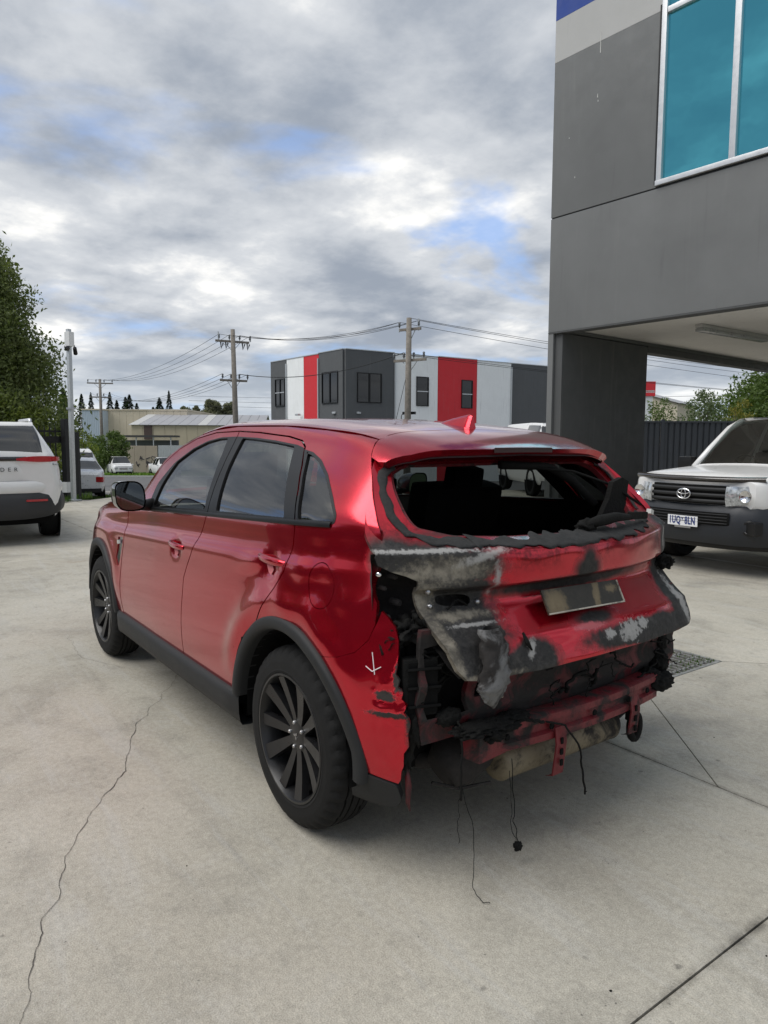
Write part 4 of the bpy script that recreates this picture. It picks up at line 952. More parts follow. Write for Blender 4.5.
# rear wiper stump, torn trim board and rail left in the opening
MB().tube([(-.58, -.10, 1.150), (-.60, -.16, 1.166), (-.585, -.28, 1.172), (-.565, -.42, 1.162)], [.016, .022, .020, .010], 10).build('wiper_arm', M['char'], gate, smooth=True)
blob('wiper_motor', M['char'], gate, (-.575, -.11, 1.148), (.03, .045, .024), 3, .4)
MB().prism([(-.36, 1.15), (-.50, 1.15), (-.53, 1.20), (-.545, 1.30), (-.50, 1.318), (-.44, 1.30), (-.415, 1.23)], -.012, .012, Matrix.Translation((-.44, 0, 0)) @ Matrix(((0, 0, 1, 0), (1, 0, 0, 0), (0, 1, 0, 0), (0, 0, 0, 1)))).build('trim_board', M['char'], gate)
MB().box((-.555, -.47, 1.165), (.02, .16, .03), (.06, 0, .2), bev=.004).build('trim_board', M['char'], gate)
MB().box((-.535, -.585, 1.172), (.02, .03, .02), (.3, 0, .2)).build('glass_clip', plain('glass_clip', (.5, .5, .48), .4), gate)
MB().tube([(-.30, -.12, 1.36), (-.35, -.30, 1.345), (-.42, -.47, 1.285), (-.50, -.57, 1.20)], .006, 6).build('hanging_cable', M['char'], gate, smooth=True)
MB().tube([(-.27, .05, 1.375), (-.30, -.20, 1.365), (-.31, -.35, 1.30), (-.38, -.42, 1.20)], [.018, .015, .02, .016], 8).build('fallen_trim', M['char'], gate, smooth=True)
# rivet-like studs round the oval hole
for y, z in ((.640, .975), (.632, .925), (.455, .925)):
    MB().lathe([(0, .012), (.007, .011), (.010, .004), (.010, -.004)], 12, Matrix.Translation((float(T(y, z)), y, z)) @ Matrix.Rotation(-PI/2, 4, 'Y')).build('stud', M['steel'], gate, smooth=True)
# burnt number plate, hung slightly crooked
PM = Matrix.Translation((-.668, .008, .902)) @ Euler((.02, .50, .0)).to_matrix().to_4x4()
m_, t_, b_ = new_mat('burnt_plate'); o_ = t_.obj(); X_, Y_, Z_ = t_.xyz(o_); n_ = t_.noise(o_, 12, 6, .7, 1.2); n3_ = t_.noise(o_, 40, 6, .7)
tn = t_.m('MULTIPLY', mx(t_, [blob_mask(t_, Y_, Z_, .165, .895, .050, .05, .5, n3_, 1.4), blob_mask(t_, Y_, Z_, -.06, .90, .016, .06, .5, n3_, 2., .4), blob_mask(t_, Y_, Z_, -.15, .915, .03, .012, .6, n3_, 2.6)]), .5)
setp(t_, b_, color=t_.mix(tn, t_.mix(n3_, (.006, .006, .005), (.045, .04, .03)), t_.mix(n3_, (.16, .11, .05), (.42, .34, .20))), rough=.5, normal=t_.bump(n3_, .5, .004))
mb = MB(); mb.box((0, 0, 0), (.008, .42, .092), bev=.003)
mb.V = [tuple(PM @ Vector(v)) for v in mb.V]; pl = mb.build('number_plate', m_, gate); pl['label'] = 'burnt number plate'
mb = MB(); mb.box((-.006, 0, -.043), (.004, .42, .005)); mb.box((-.006, -.208, 0), (.004, .005, .086)); mb.V = [tuple(PM @ Vector(v)) for v in mb.V]; mb.build('plate_rim', sooty('plate_rim', (.45, .42, .36), .3), pl)
# melted trim dripping from the left corner of the tailgate
dr = bpy.data.objects.new('melted_trim', None)
mb = MB()
def drip(pts, rs, seed):
    rows = []
    P_ = [Vector(p) for p in pts]
    for i in range(24):
        u = i/23*(len(pts)-1); k = min(int(u), len(pts)-2); f = u-k; c = P_[k].lerp(P_[k+1], f); r = rs[k]+(rs[k+1]-rs[k])*f
        rows.append([c+Vector((math.cos(a)*r*.45, math.sin(a)*r, 0))*(1+.55*noise.noise(Vector((math.cos(a)*2, math.sin(a)*2+seed, i*.45)))) for a in np.linspace(0, 2*PI, 15)])
    mb.grid([[tuple(p) for p in r] for r in rows])
drip([(-.685, .50, .865), (-.705, .50, .81), (-.73, .515, .755), (-.735, .53, .69), (-.73, .525, .65), (-.725, .515, .61)], [.045, .055, .048, .055, .035, .006], 1)
drip([(-.72, .55, .72), (-.735, .555, .67), (-.735, .56, .64)], [.03, .028, .004], 4)
drip([(-.71, .47, .80), (-.735, .475, .72), (-.737, .48, .66)], [.025, .022, .004], 7)
mb.build('melted_trim', M['ash_melt'], gate, smooth=True)
MB().tube([(-.70, .36, .83), (-.715, .355, .80), (-.72, .335, .77)], [.004, .008, .003], 6).build('molten_strip', M['char'], gate)

# ---- burnt structure behind the missing bumper
# lamp cavity on the left
for S_ in (1, -1):
    rows = []
    for i in range(19):
        u = i/18; row = []
        for j in range(17):
            v = j/16; y = .80-.20*u; z = .79+.31*v
            x = -.440-.035*u**1.2-.015*(1-v)+.105*math.sin(PI*min(1, u*1.05))**.7*math.sin(PI*v)**.6+.012*noise.noise(Vector((y*18, z*18, 3)))
            if .28 < v < .34: x -= .012
            row.append((x, S_*y, z))
        rows.append(row)
    MB().grid(rows).build('lamp_cavity', M['soot_red_dark'], car, smooth=True)
for k, (y, z, r) in enumerate(((.715, 1.02, .010), (.70, .93, .013), (.755, .985, .008), (.74, .885, .010), (.665, .87, .012))):
    MB().lathe([(0, .02), (r*.6, .02), (r, .012), (r, -.03)], 10, Matrix.Translation((-.435-.02*(.8-y)*5, y, z)) @ Matrix.Rotation(-PI/2, 4, 'Y')).build('lamp_stud', M['soot_metal'], car, angle=40)
blob('melted_lamp', M['char'], car, (-.50, .70, .845), (.05, .07, .035), 2, .8, 4, 7)
blob('melted_lamp', M['char'], car, (-.475, .755, .80), (.04, .035, .05), 5, .8, 3, 7)
# turned edge of the lamp opening with its bolt
MB().lathe([(0, .014), (.006, .014), (.010, .006), (.010, -.004)], 12, Matrix.Translation((-.452, .780, 1.035)) @ Matrix.Rotation(-PI/2, 4, 'Y')).build('bolt', M['chrome'], car, smooth=True)
# right lamp remains
blob('melted_lamp', M['char'], car, (-.52, -.70, .945), (.045, .06, .03), 8, .4, 4, 9)
MB().lathe([(.034, .0), (.040, .012), (.036, .028), (.026, .020), (.012, -.02), (0, -.03)], 18, Matrix.Translation((-.545, -.69, .955)) @ Matrix.Scale(.8, 4) @ Matrix.Rotation(-PI/2-.35, 4, 'Y') @ Matrix.Rotation(-.5, 4, 'X')).build('lamp_bowl', M['char'], car, smooth=True)
# back panel with pressed openings
def xback(y, z): return -.555-.03*math.cos(PI*y/1.6)+.02*math.sin(9*z)
def rearpanel():
    ol = [(-.70, .48), (.70, .48), (.72, .62), (.70, .86), (-.70, .86), (-.72, .62)]
    holes = [[(.52, .57), (.69, .57), (.69, .80), (.52, .82)], [(-.52, .665), (-.46, .665), (-.46, .715), (-.52, .715)], [(.37, .60), (.48, .60), (.48, .69), (.37, .69)], [(.10, .63), (.14, .63), (.14, .66), (.10, .66)], [(-.20, .64), (-.17, .64), (-.17, .665), (-.20, .665)]]
    Q, F = fill(resample(ol, .04), [resample(h, .03) for h in holes], .04)
    def fn(U, V): return np.stack([-.575-.035*np.cos(PI*U/1.6)-.018*np.exp(-((V-.675)/.03)**2)-.022*np.exp(-((V-.565)/.02)**2)+.004*np.sin(30*U)*np.sin(25*V), U, V], 1)
    return lifted('back_panel', M['soot_red'], car, Q, F, fn, (-1, 0, 0), .02)
bp_ = rearpanel()
MB().box((-.50, 0, .66), (.02, 1.40, .36)).build('back_panel_inner', M['interior'], car)
MB().tube([(-.645, .405, .665), (-.652, .408, .64), (-.648, .402, .60)], [.008, .011, .006], 8).build('pale_clip', plain('pale_clip', (.42, .38, .30), .6), car, smooth=True)
# ribbed cabin vent on the left
MB().box((-.552, .69, .672), (.05, .118, .19), (0, 0, -.35), bev=.008).build('vent_box', M['char'], car, angle=40)
vb = car.children[-1]
for k in range(3): MB().box((-.584, .69, .610+.062*k), (.018, .112, .008), (0, .5, -.35)).build('vent_flap', M['interior'], vb)
MB().box((-.576, .69, .672), (.010, .100, .17), (0, 0, -.35)).build('vent_recess', M['interior'], vb)
# bumper beam
rows = []
for i in range(33):
    y = .535-1.02*i/32; x0 = -.640-.055*(1-(y/.56)**2)
    rows.append([(x0+a, y, z) for a, z in ((.06, .515), (.0, .520), (-.012, .512), (-.012, .488), (.004, .480), (.004, .452), (-.012, .444), (-.012, .420), (.0, .412), (.06, .412))])
bm_ = MB().grid(rows).build('bumper_beam', M['beam_red'], car, angle=40)
for y in (.40, .20, -.03, -.25, -.40): 
    MB().lathe([(.0, .001), (.010, .001), (.012, -.004)], 10, Matrix.Translation((-.708+.055*(y/.56)**2, y, .466)) @ Matrix.Rotation(-PI/2, 4, 'Y')).build('beam_hole', M['interior'], bm_)
MB().box((-.640, .47, .46), (.08, .15, .10), (0, 0, .12), bev=.01).build('beam_bracket', M['beam_red'], car, angle=40)
MB().box((-.61, -.43, .465), (.08, .09, .08), (0, 0, -.15), bev=.02).build('beam_bracket', M['soot_red_dark'], car, angle=40)
for k, (p_, r_) in enumerate((((-.655, .52, .520), (.05, .10, .018)), ((-.67, .43, .515), (.045, .085, .022)), ((-.66, .35, .525), (.04, .06, .014)), ((-.665, .47, .50), (.05, .05, .03)), ((-.645, -.535, .470), (.045, .070, .040)), ((-.63, -.48, .50), (.04, .05, .035)), ((-.61, -.575, .535), (.04, .045, .05)), ((-.57, -.62, .63), (.04, .04, .09)), ((-.60, .60, .56), (.03, .05, .03)))):
    blob('melted_bumper', M['char'], car, p_, r_, 11+k*4, .38 if k < 4 else .22, 4, 11)
# strap brackets carrying the lost bumper
for y, z0, z1 in ((.165, .46, .27), (-.275, .48, .315)):
    st = MB(); n = 8
    P_ = [(-.712+.03*abs(y), z0), (-.72+.03*abs(y), z0-.06), (-.705, z1+.05), (-.70, z1+.01), (-.67, z1)]
    st.grid([[(x+dx_, y+dy_, z) for dx_, dy_ in ((.004, -.027), (-.002, -.027), (-.002, .027), (.004, .027))] for x, z in P_])
    sb = st.build('strap_bracket', M['beam_red'], car)
    for zz in (z0-.05, z0-.09, z0-.13): MB().box((-.722+.03*abs(y), y, zz), (.006, .012, .022)).build('slot', M['interior'], sb)
# tow eye
mb = MB(); a_ = [(-.635+.0, -.385+.030*math.cos(q), .305+.052*math.sin(q)) for q in np.linspace(0, 2*PI, 21)]
mb.tube(a_, .016, 8, False); mb.box((-.63, -.37, .39), (.03, .05, .11), bev=.006); mb.build('tow_eye', M['char'], car, smooth=True)
# silencer across the back
MF = Matrix.Translation((-.575, .035, .330)) @ Matrix.Rotation(PI/2, 4, 'X')
mb = MB(); mb.lathe([(0, -.33), (.045, -.33), (.062, -.324), (.070, -.31), (.068, -.29), (.068, .0), (.068, .29), (.070, .31), (.062, .324), (.045, .33), (0, .33)], 36, MF); mu = mb.build('silencer', M['muffler'], car, smooth=True)
MB().tube([(-.47, .34, .33), (-.46, .45, .33), (-.40, .55, .32), (-.2, .56, .30), (.3, .35, .26)], .03, 12).build('exhaust_pipe', M['soot_metal'], mu, smooth=True)
mb = MB(); mb.lathe([(.0, -.10), (.07, -.10), (.095, -.05), (.10, .05), (.085, .10), (0, .11)], 24, Matrix.Translation((-.50, .45, .36)) @ Matrix.Rotation(1.1, 4, 'X')); mb.build('heat_shield', M['soot_metal'], car, smooth=True)
MB().tube([(-.52, .60, .30), (-.55, .50, .262), (-.56, .36, .248)], .006, 6).build('exhaust_hanger', M['soot_metal'], mu)
# hanging wires
def wire(pts, r=.0016, seed=0, jit=.010, n=26):
    P_ = [Vector(p) for p in pts]; out = []
    for i in range(n):
        u = i/(n-1)*(len(P_)-1); k = min(int(u), len(P_)-2); c = P_[k].lerp(P_[k+1], u-k)
        a = min(1, i/4); out.append(c+a*jit*Vector((noise.noise(Vector((i*.35, seed, 0))), noise.noise(Vector((i*.35, seed, 5))), .3*noise.noise(Vector((i*.35, seed, 9))))))
    return out
WR = [([(-.655, .605, .565), (-.668, .60, .52), (-.67, .60, .30)], .004), ([(-.67, .60, .36), (-.70, .565, .16), (-.72, .59, .02), (-.77, .60, .006), (-.794, .584, .005)], .0012), ([(-.67, .60, .36), (-.665, .61, .25), (-.68, .615, .16)], .0010),
      ([(-.70, .40, .40), (-.70, .385, .2), (-.70, .36, .085)], .0016), ([(-.70, .41, .36), (-.705, .40, .15), (-.70, .36, .085)], .0012),
      ([(-.715, .25, .50), (-.73, .16, .47), (-.735, .10, .38), (-.73, .06, .26), (-.72, .03, .17)], .004), ([(-.66, .62, .55), (-.66, .55, .50), (-.67, .45, .52)], .005),
      ([(-.715, .26, .50), (-.70, .32, .515), (-.67, .36, .53)], .006),]
for k, (p, r) in enumerate(WR): MB().tube(wire(p, r, k*3.1), r, 5).build('hanging_wire', M['char'], car, smooth=True)
RW = random.Random(5)
for k in range(26):
    if k < 15: b0 = Vector((RW.uniform(-.60, -.50), RW.uniform(.54, .74), RW.uniform(.60, .92))); sp_ = .07; x_ = 0
    else: b0 = Vector((-.655, RW.uniform(-.5, .35), RW.uniform(.56, .69))); sp_ = .07; x_ = 1
    pts = [b0]
    for q_ in range(5): pts.append(pts[-1]+Vector((RW.uniform(-.2, .2)*sp_*.6, RW.uniform(-1, 1)*sp_, RW.uniform(-1, .5)*sp_*(.5 if x_ else 1))))
    if not x_: pts = [Vector((max(-.60, p_.x), min(.70, p_.y), max(.58, p_.z))) for p_ in pts]
    r_ = RW.choice((.002, .003, .004, .007)); MB().tube(wire(pts, r_, k*1.7+50, .012), [r_*(1+.5*noise.noise(Vector((i*.6, k, 0)))) for i in range(26)], 6).build('melted_wire', M['char'], car, smooth=True)
blob('wire_plug', M['char'], car, (-.70, .36, .075), (.013, .016, .016), 51, .6, 3, 9)
blob('torn_edge', M['char'], car, (-.572, .725, .53), (.012, .02, .05), 61, .8, 3, 7); blob('torn_edge', M['char'], car, (-.555, .735, .455), (.012, .018, .06), 63, .8, 3, 7)
MB().tube([(-.548, .735, .42), (-.556, .73, .34), (-.55, .728, .28), (-.552, .72, .25)], [.006, .012, .008, .003], 6).build('torn_strip', M['soot_red'], car, smooth=True)
# ---- inside and underneath
rows = []
MB().box((1.35, 0, .285), (1.75, 1.66, .05), bev=.02).build('side_floor', M['interior'], car); MB().box((1.5, 0, .30), (3.3, 1.02, .06), bev=.02).build('floor_pan', M['interior'], car)
MB().box((-.15, 0, .52), (.75, 1.05, .05)).build('cargo_floor', M['interior'], car)
MB().box((-.30, 0, .42), (.5, .7, .16), bev=.05).build('spare_well', M['soot_metal'], car)
MB().tube([(0, -.70, .33), (0, .70, .33)], .05, 12).build('rear_axle', M['interior'], car, smooth=True)
MB().box((.72, 0, 1.50), (1.05, 1.02, .02), bev=.008).build('headliner', M['interior'], car)
MB().box((.02, 0, 1.455), (.42, 1.0, .02), (0, -.10, 0)).build('headliner', M['interior'], car)
for y in (-.38, .38):
    MB().box((.52, y, .98), (.16, .52, .56), (0, -.22, 0), bev=.06).build('rear_seat_back', M['interior'], car, angle=50)
    MB().box((.42, y, 1.275), (.09, .20, .13), (0, -.2, 0), bev=.04).build('headrest', M['interior'], car, angle=50)
    MB().box((1.42, y, .95), (.16, .46, .62), (0, -.2, 0), bev=.06).build('front_seat_back', M['interior'], car, angle=50)
    MB().box((1.31, y, 1.32), (.10, .25, .17), (0, -.15, 0), bev=.04).build('headrest', M['interior'], car, angle=50)
MB().box((2.0, 0, .92), (.35, 1.4, .28), bev=.08).build('dashboard', M['interior'], car, angle=50)
MB().box((3.35, 0, .6), (.1, 1.2, .5)).build('radiator', M['interior'], car)
# ------------------------------------------------------------------ other vehicles
def cr_interp(A, sub):
    """Catmull-Rom along axis 0"""
    n = len(A); out = []
    for i in range(n-1):
        a0, a1, a2, a3 = A[max(i-1, 0)], A[i], A[i+1], A[min(i+2, n-1)]
        for k in range(sub):
            t = k/sub; out.append(.5*((2*a1)+(-a0+a2)*t+(2*a0-5*a1+4*a2-a3)*t*t+(-a0+3*a1-3*a2+a3)*t**3))
    out.append(A[-1]); return np.array(out)
def loft(parent, rows, cls, mats, sub=3, names=None):
    """rows: per station (x, [(y,z)...]); cls(i,j)->part for interval i along, j across; mirrored left/right"""
    A = np.array([[(x, y, z) for y, z in pts] for x, pts in rows], float)
    G = cr_interp(A, sub); G = np.swapaxes(cr_interp(np.swapaxes(G, 0, 1), sub), 0, 1); nx, nk = G.shape[:2]
    G[:, :, 1] = np.maximum(G[:, :, 1], 0)
    du = np.gradient(G, axis=0); dv = np.gradient(G, axis=1); N = np.cross(du, dv); N /= np.linalg.norm(N, axis=2, keepdims=True)+1e-9
    if N[nx//2, nk//3, 1] < 0: N = -N
    parts = {}
    for i in range(nx-1):
        for j in range(nk-1):
            for s in (1, -1): parts.setdefault((cls(i//sub, j//sub), s if cls(i//sub, j//sub) in SPLIT else 0), []).append((i, j, s))
    out = {}
    for (p, sd), cells in parts.items():
        idx = {}; V = []; NN = []; F = []
        def vid(i, j, s):
            k = (i, j, s)
            if k not in idx:
                idx[k] = len(V); v = G[i, j].copy(); n = N[i, j].copy(); v[1] *= s; n[1] *= s; V.append(v); NN.append(n)
            return idx[k]
        for i, j, s in cells:
            f = [vid(i, j, s), vid(i+1, j, s), vid(i+1, j+1, s), vid(i, j+1, s)]
            g = np.cross(np.array(V[f[1]])-V[f[0]], np.array(V[f[2]])-V[f[0]])
            if g @ NN[f[0]] < 0: f = f[::-1]
            F.append(tuple(f))
        if p == 'body':
            for i, nx_ in ((0, 1), (nx-1, -1)):
                b0 = len(V); L2 = [G[i, j] for j in range(nk)]+[G[i, j]*np.array((1, -1, 1)) for j in range(nk-2, -1, -1)]
                sgn = 1 if G[0, 0, 0] > G[-1, 0, 0] else -1
                V += L2; NN += [np.array((nx_*sgn, 0, 0.))]*len(L2); f = tuple(range(b0, b0+len(L2))); F.append(f if nx_ > 0 else f[::-1])
        out[(p, sd)] = mesh_obj(p, V, F, mats.get(p, mats['body']), parent, normals=NN)
    return out
SPLIT = {'side_window', 'rear_door_window', 'quarter_window'}
def sec(zb, wl, zw, ww, zbelt, wb, zt, wt, zr):
    return [(wl*.93, zb), (wl, zb+.12), (ww, zw), (wb, zbelt), (wt, zt), (wt*.88, zr-.018), (wt*.5, zr), (0, zr+.008)]
def road_wheel(parent, x, y, r, wd, side, rim=None):
    wh = bpy.data.objects.new('wheel', None); link(wh, parent); wh.location = (x, y, r); R_ = Matrix.Rotation(-side*PI/2, 4, 'X'); h = wd/2
    MB().lathe([(r*.66, h*.9), (r*.72, h), (r*.9, h), (r*.975, h*.75), (r, h*.5), (r, -h*.5), (r*.975, -h*.75), (r*.9, -h), (r*.66, -h*.9)], 36, R_).build('tyre', M['rubber'], wh, angle=35)
    mb = MB(); mb.lathe([(r*.68, h*.92), (r*.64, h*.86), (r*.60, h*.3), (r*.60, -h*.6)], 32, R_); mb.lathe([(0, h*.72), (r*.16, h*.70), (r*.18, h*.3)], 16, R_)
    for k in range(6):
        a = 2*PI*k/6; mb.prism([(r*.10, -r*.07), (r*.64, -r*.10), (r*.64, r*.10), (r*.10, r*.07)], h*.45, h*.72, R_ @ Matrix.Rotation(a, 4, 'Z'))
    mb.build('rim', rim or M['steel'], wh, angle=40); mb = MB(); mb.lathe([(0, h*.2), (r*.60, h*.2)], 24, R_); mb.build('hub_disc', M['interior'], wh)
    return wh
def arch(parent, x, hw, r, z, mat):
    for s in (1, -1):
        R_ = Matrix.Translation((x, s*(hw+.004), z)) @ Matrix.Rotation(-s*PI/2, 4, 'X'); mb = MB(); n = 24
        mb.add([(0, 0, 0)]+[(r*math.cos(PI*k/n), -s*s*r*math.sin(PI*k/n)*1., 0) for k in range(n+1)], [(0, k+1, k+2) for k in range(n)], R_); mb.build('wheel_arch', mat, parent)
def text_obj(name, body, size, mat, parent, loc, rot, extrude=.004, spacing=1., align='CENTER', bold=0.):
    c = bpy.data.curves.new(name, 'FONT'); c.body = body; c.size = size; c.extrude = extrude; c.align_x = align; c.align_y = 'CENTER'; c.space_character = spacing; c.resolution_u = 3; c.offset = bold
    tmp = bpy.data.objects.new(name, c); COL.objects.link(tmp); dg = bpy.context.evaluated_depsgraph_get(); me = bpy.data.meshes.new_from_object(tmp.evaluated_get(dg)); bpy.data.objects.remove(tmp)
    me.name = name; me.materials.clear(); me.materials.append(mat); o = link(bpy.data.objects.new(name, me), parent); o.location = loc; o.rotation_euler = rot; return o

# ---- white pickup parked nose-out under the building (local x forward)
pk = thing('pickup', 'white pickup with dark grey bumper and grille, parked nose-out under the charcoal building', 'pickup', (2.03, -7.955, 0), math.radians(87))
rows = [(2.50, sec(.62, .64, .80, .72, 1.00, .73, 1.045, .68, 1.075)), (2.36, sec(.56, .78, .82, .83, 1.02, .83, 1.085, .77, 1.125)), (2.0, sec(.45, .88, .85, .915, 1.05, .89, 1.11, .80, 1.155)), (1.55, sec(.45, .88, .85, .915, 1.07, .89, 1.13, .79, 1.185)),
        (1.30, sec(.45, .87, .85, .91, 1.08, .885, 1.16, .78, 1.21)), (1.02, sec(.45, .87, .85, .905, 1.09, .88, 1.40, .73, 1.45)), (.72, sec(.45, .87, .85, .905, 1.10, .88, 1.66, .67, 1.70)), (.50, sec(.45, .87, .85, .905, 1.10, .88, 1.745, .64, 1.785)),
        (-.1, sec(.45, .87, .85, .905, 1.10, .88, 1.765, .63, 1.81)), (-.20, sec(.45, .87, .85, .905, 1.10, .88, 1.765, .63, 1.81)), (-.9, sec(.45, .87, .85, .905, 1.11, .88, 1.74, .63, 1.785)), (-1.05, sec(.45, .87, .85, .905, 1.11, .88, 1.50, .70, 1.53)), (-1.10, sec(.45, .87, .85, .905, 1.11, .87, 1.13, .84, 1.14)), (-2.6, sec(.50, .87, .85, .905, 1.11, .87, 1.13, .84, 1.14))]
def cls(i, j):
    if j >= 4 and 4 <= i <= 6: return 'windscreen'
    if j == 3 and (5 <= i <= 7): return 'side_window'
    if j == 3 and 9 <= i <= 9: return 'rear_door_window'
    return 'body'
pr_ = loft(pk, rows, cls, {'body': M['white_paint'], 'windscreen': M['glass'], 'side_window': M['dark_glass'], 'rear_door_window': M['dark_glass']})
dgp = plain('bumper_grey', (.013, .016, .021), .5, bump=.2, bscale=300); nv = M['black_plastic']
def front_strip(name, mat, z0, z1, hw, x0, curve, parent=pk, bulge=.03, n=25, m=6, ends=.0):
    R1 = []
    for i in range(n):
        y = -hw+2*hw*i/(n-1); row = []
        for k in range(m):
            u = k/(m-1); row.append((x0-curve*abs(y/hw)**2.6*1.+bulge*math.sin(PI*u)**.6, y, z0+(z1-z0)*u+ends*abs(y/hw)**3))
        R1.append(row)
    return MB().grid(R1).build(name, mat, parent, smooth=True)
def wrap_strip(name, mat, half, z0, z1, bulge, parent, m=9, zend=0.):
    pts = resample(fillet([(half[-1][0], -half[-1][1]-1e-4)]+[(x, -y) for x, y in half[::-1]]+half+[half[-1]], .0)[1:-1], .05, False); n = len(pts); rows = []
    P = np.array(pts); d = np.gradient(P, axis=0); d /= np.linalg.norm(d, axis=1, keepdims=True)+1e-9; N = np.stack([d[:, 1], -d[:, 0]], 1); s0 = 1 if half[0][0] > 0 else -1
    if N[n//2, 0]*s0 < 0: N = -N
    for i in range(n):
        e = abs(P[i, 1])/max(abs(P[:, 1])); rows.append([(P[i, 0]+N[i, 0]*bulge*math.sin(PI*k/(m-1))**.55, P[i, 1]+N[i, 1]*bulge*math.sin(PI*k/(m-1))**.55, z0+zend*e**4+(z1-z0-zend*e**4)*k/(m-1)) for k in range(m)])
    return MB().grid(rows).build(name, mat, parent, smooth=True)
bu = wrap_strip('front_bumper', dgp, [(2.575, 0), (2.57, .30), (2.545, .55), (2.46, .73), (2.32, .845), (2.15, .90), (2.02, .92)], .36, .79, .06, pk); front_strip('bumper_lip', M['trim_black'], .30, .40, .80, 2.50, .25, bulge=.03)
front_strip('lower_intake', M['interior'], .575, .715, .52, 2.655, .05, bulge=.012)
for k in range(4): front_strip('intake_slat', nv, .592+.032*k, .602+.032*k, .50, 2.668, .048, bulge=.006, m=3)
gr = front_strip('grille', M['interior'], .795, 1.005, .47, 2.60, .05, bulge=.01)
for k in range(3): front_strip('grille_slat', nv, .81+.066*k, .848+.066*k, .47, 2.635, .055, parent=pk, bulge=.012, m=4)
for s in (1, -1):
    R1 = []
    for i in range(13):
        u = i/12; y = .465+.375*u; xx = 2.60-.05*u-.34*u**2.2; z0 = .785+.055*u; z1 = 1.0+.015*u
        R1.append([(xx+.02*math.sin(PI*k/6), s*y, z0+(z1-z0)*k/6) for k in range(7)])
    hl = MB().grid(R1).build('headlight', M['clear_lens'], pk, smooth=True)
    MB().lathe([(0, .0), (.055, .012), (.062, .02), (.07, .018)], 20, Matrix.Translation((2.555, s*.66, .90)) @ Matrix.Rotation(PI/2, 4, 'Y')).build('reflector', M['chrome'], hl, smooth=True)
    fg = MB(); fg.lathe([(0, .03), (.045, .03), (.055, .045), (.075, .045), (.085, .02)], 20, Matrix.Translation((2.515, s*.70, .565)) @ Matrix.Rotation(PI/2+.0, 4, 'Y') @ Matrix.Rotation(0, 4, 'X')); fg.build('fog_lamp', M['trim_black'], pk, smooth=True)
    MB().box((2.500, s*.685, .565), (.10, .30, .15), (0, 0, -s*.42), bev=.02).build('fog_recess', M['trim_black'], pk)
    mr = MB().box((1.12, s*1.02, 1.20), (.12, .22, .17), (0, 0, s*.1), bev=.05).build('door_mirror', M['trim_black'], pk, angle=50); MB().tube([(1.14, s*.86, 1.13), (1.13, s*.95, 1.15)], .03, 8).build('mirror_arm', M['trim_black'], mr)
    for x in (1.58, -1.55): arch(pk, x, .905, .46, .40, M['interior']); road_wheel(pk, x, s*.78, .375, .24, s)
front_strip('bonnet_protector', plain('protector', (.030, .026, .022), .15, coat=.8), 1.035, 1.10, .80, 2.565, .16, bulge=.035, n=29, ends=.01)
for s in (1, -1): MB().tube([(1.28, s*.80, 1.15), (1.02, s*.755, 1.39), (.72, s*.685, 1.655), (.50, s*.65, 1.755), (.1, s*.645, 1.78), (-.5, s*.645, 1.775), (-.9, s*.64, 1.75)], [.045, .042, .042, .04, .035, .035, .04], 10).build('roof_pillar', M['white_paint'], pk, smooth=True)
# emblem of three interlocking ovals
def oval_ring(mb, cy, cz, ry, rz, r, x): mb.tube([(x, cy+ry*math.cos(a), cz+rz*math.sin(a)) for a in np.linspace(0, 2*PI, 33)], r, 6, False)
mb = MB(); oval_ring(mb, 0, .90, .082, .056, .008, 2.668); oval_ring(mb, 0, .924, .070, .026, .006, 2.672); oval_ring(mb, 0, .903, .027, .050, .006, 2.674); mb.build('grille_emblem', M['chrome'], pk, smooth=True)
npm = plain('plate_white', (.72, .73, .74), .4, var=.04)
np_ = MB().box((2.665, 0, .595), (.010, .372, .115), bev=.004).build('number_plate', npm, pk); blue = plain('plate_blue', (.02, .04, .16), .5)
for tx_, ty_ in (('1UQ', -.095), ('8LN', .095)): text_obj('plate_text', tx_, .115, blue, np_, (2.672, ty_, .596), (PI/2, 0, PI/2), .001, 1.12, bold=.0035).scale = (.60, 1, 1)
MB().add([(2.6725, -.012, .625), (2.6725, .012, .625), (2.6725, 0, .602)], [(0, 1, 2)]).build('plate_mark', blue, np_)
MB().box((2.66, 0, .525), (.008, .20, .020)).build('plate_bracket', M['steel'], np_)
sb = MB()
for s in (1, -1): sb.tube([(-1.15, s*.66, 1.14), (-1.12, s*.64, 1.6), (-1.10, s*.58, 1.84), (-1.10, s*.50, 1.885)], .038, 10)
sb.tube([(-1.10, -.52, 1.885), (-1.10, .52, 1.885)], .038, 10); sb.build('sports_bar', plain('bar_grey', (.30, .30, .30), .35, .6), pk, smooth=True)
MB().box((-.1, .42, .9), (.5, .48, .9), bev=.08).build('seat', M['interior'], pk); MB().box((-.1, -.42, .9), (.5, .48, .9), bev=.08).build('seat', M['interior'], pk); MB().box((1.12, 0, 1.05), (.4, 1.4, .18), bev=.05).build('dashboard', M['interior'], pk)
wh_ = MB(); wh_.tube([(.72+.06*math.sin(a), -.40+.18*math.cos(a), 1.14+.17*math.sin(a)) for a in np.linspace(0, 2*PI, 25)], .014, 6, False); wh_.build('steering_wheel', M['interior'], pk)

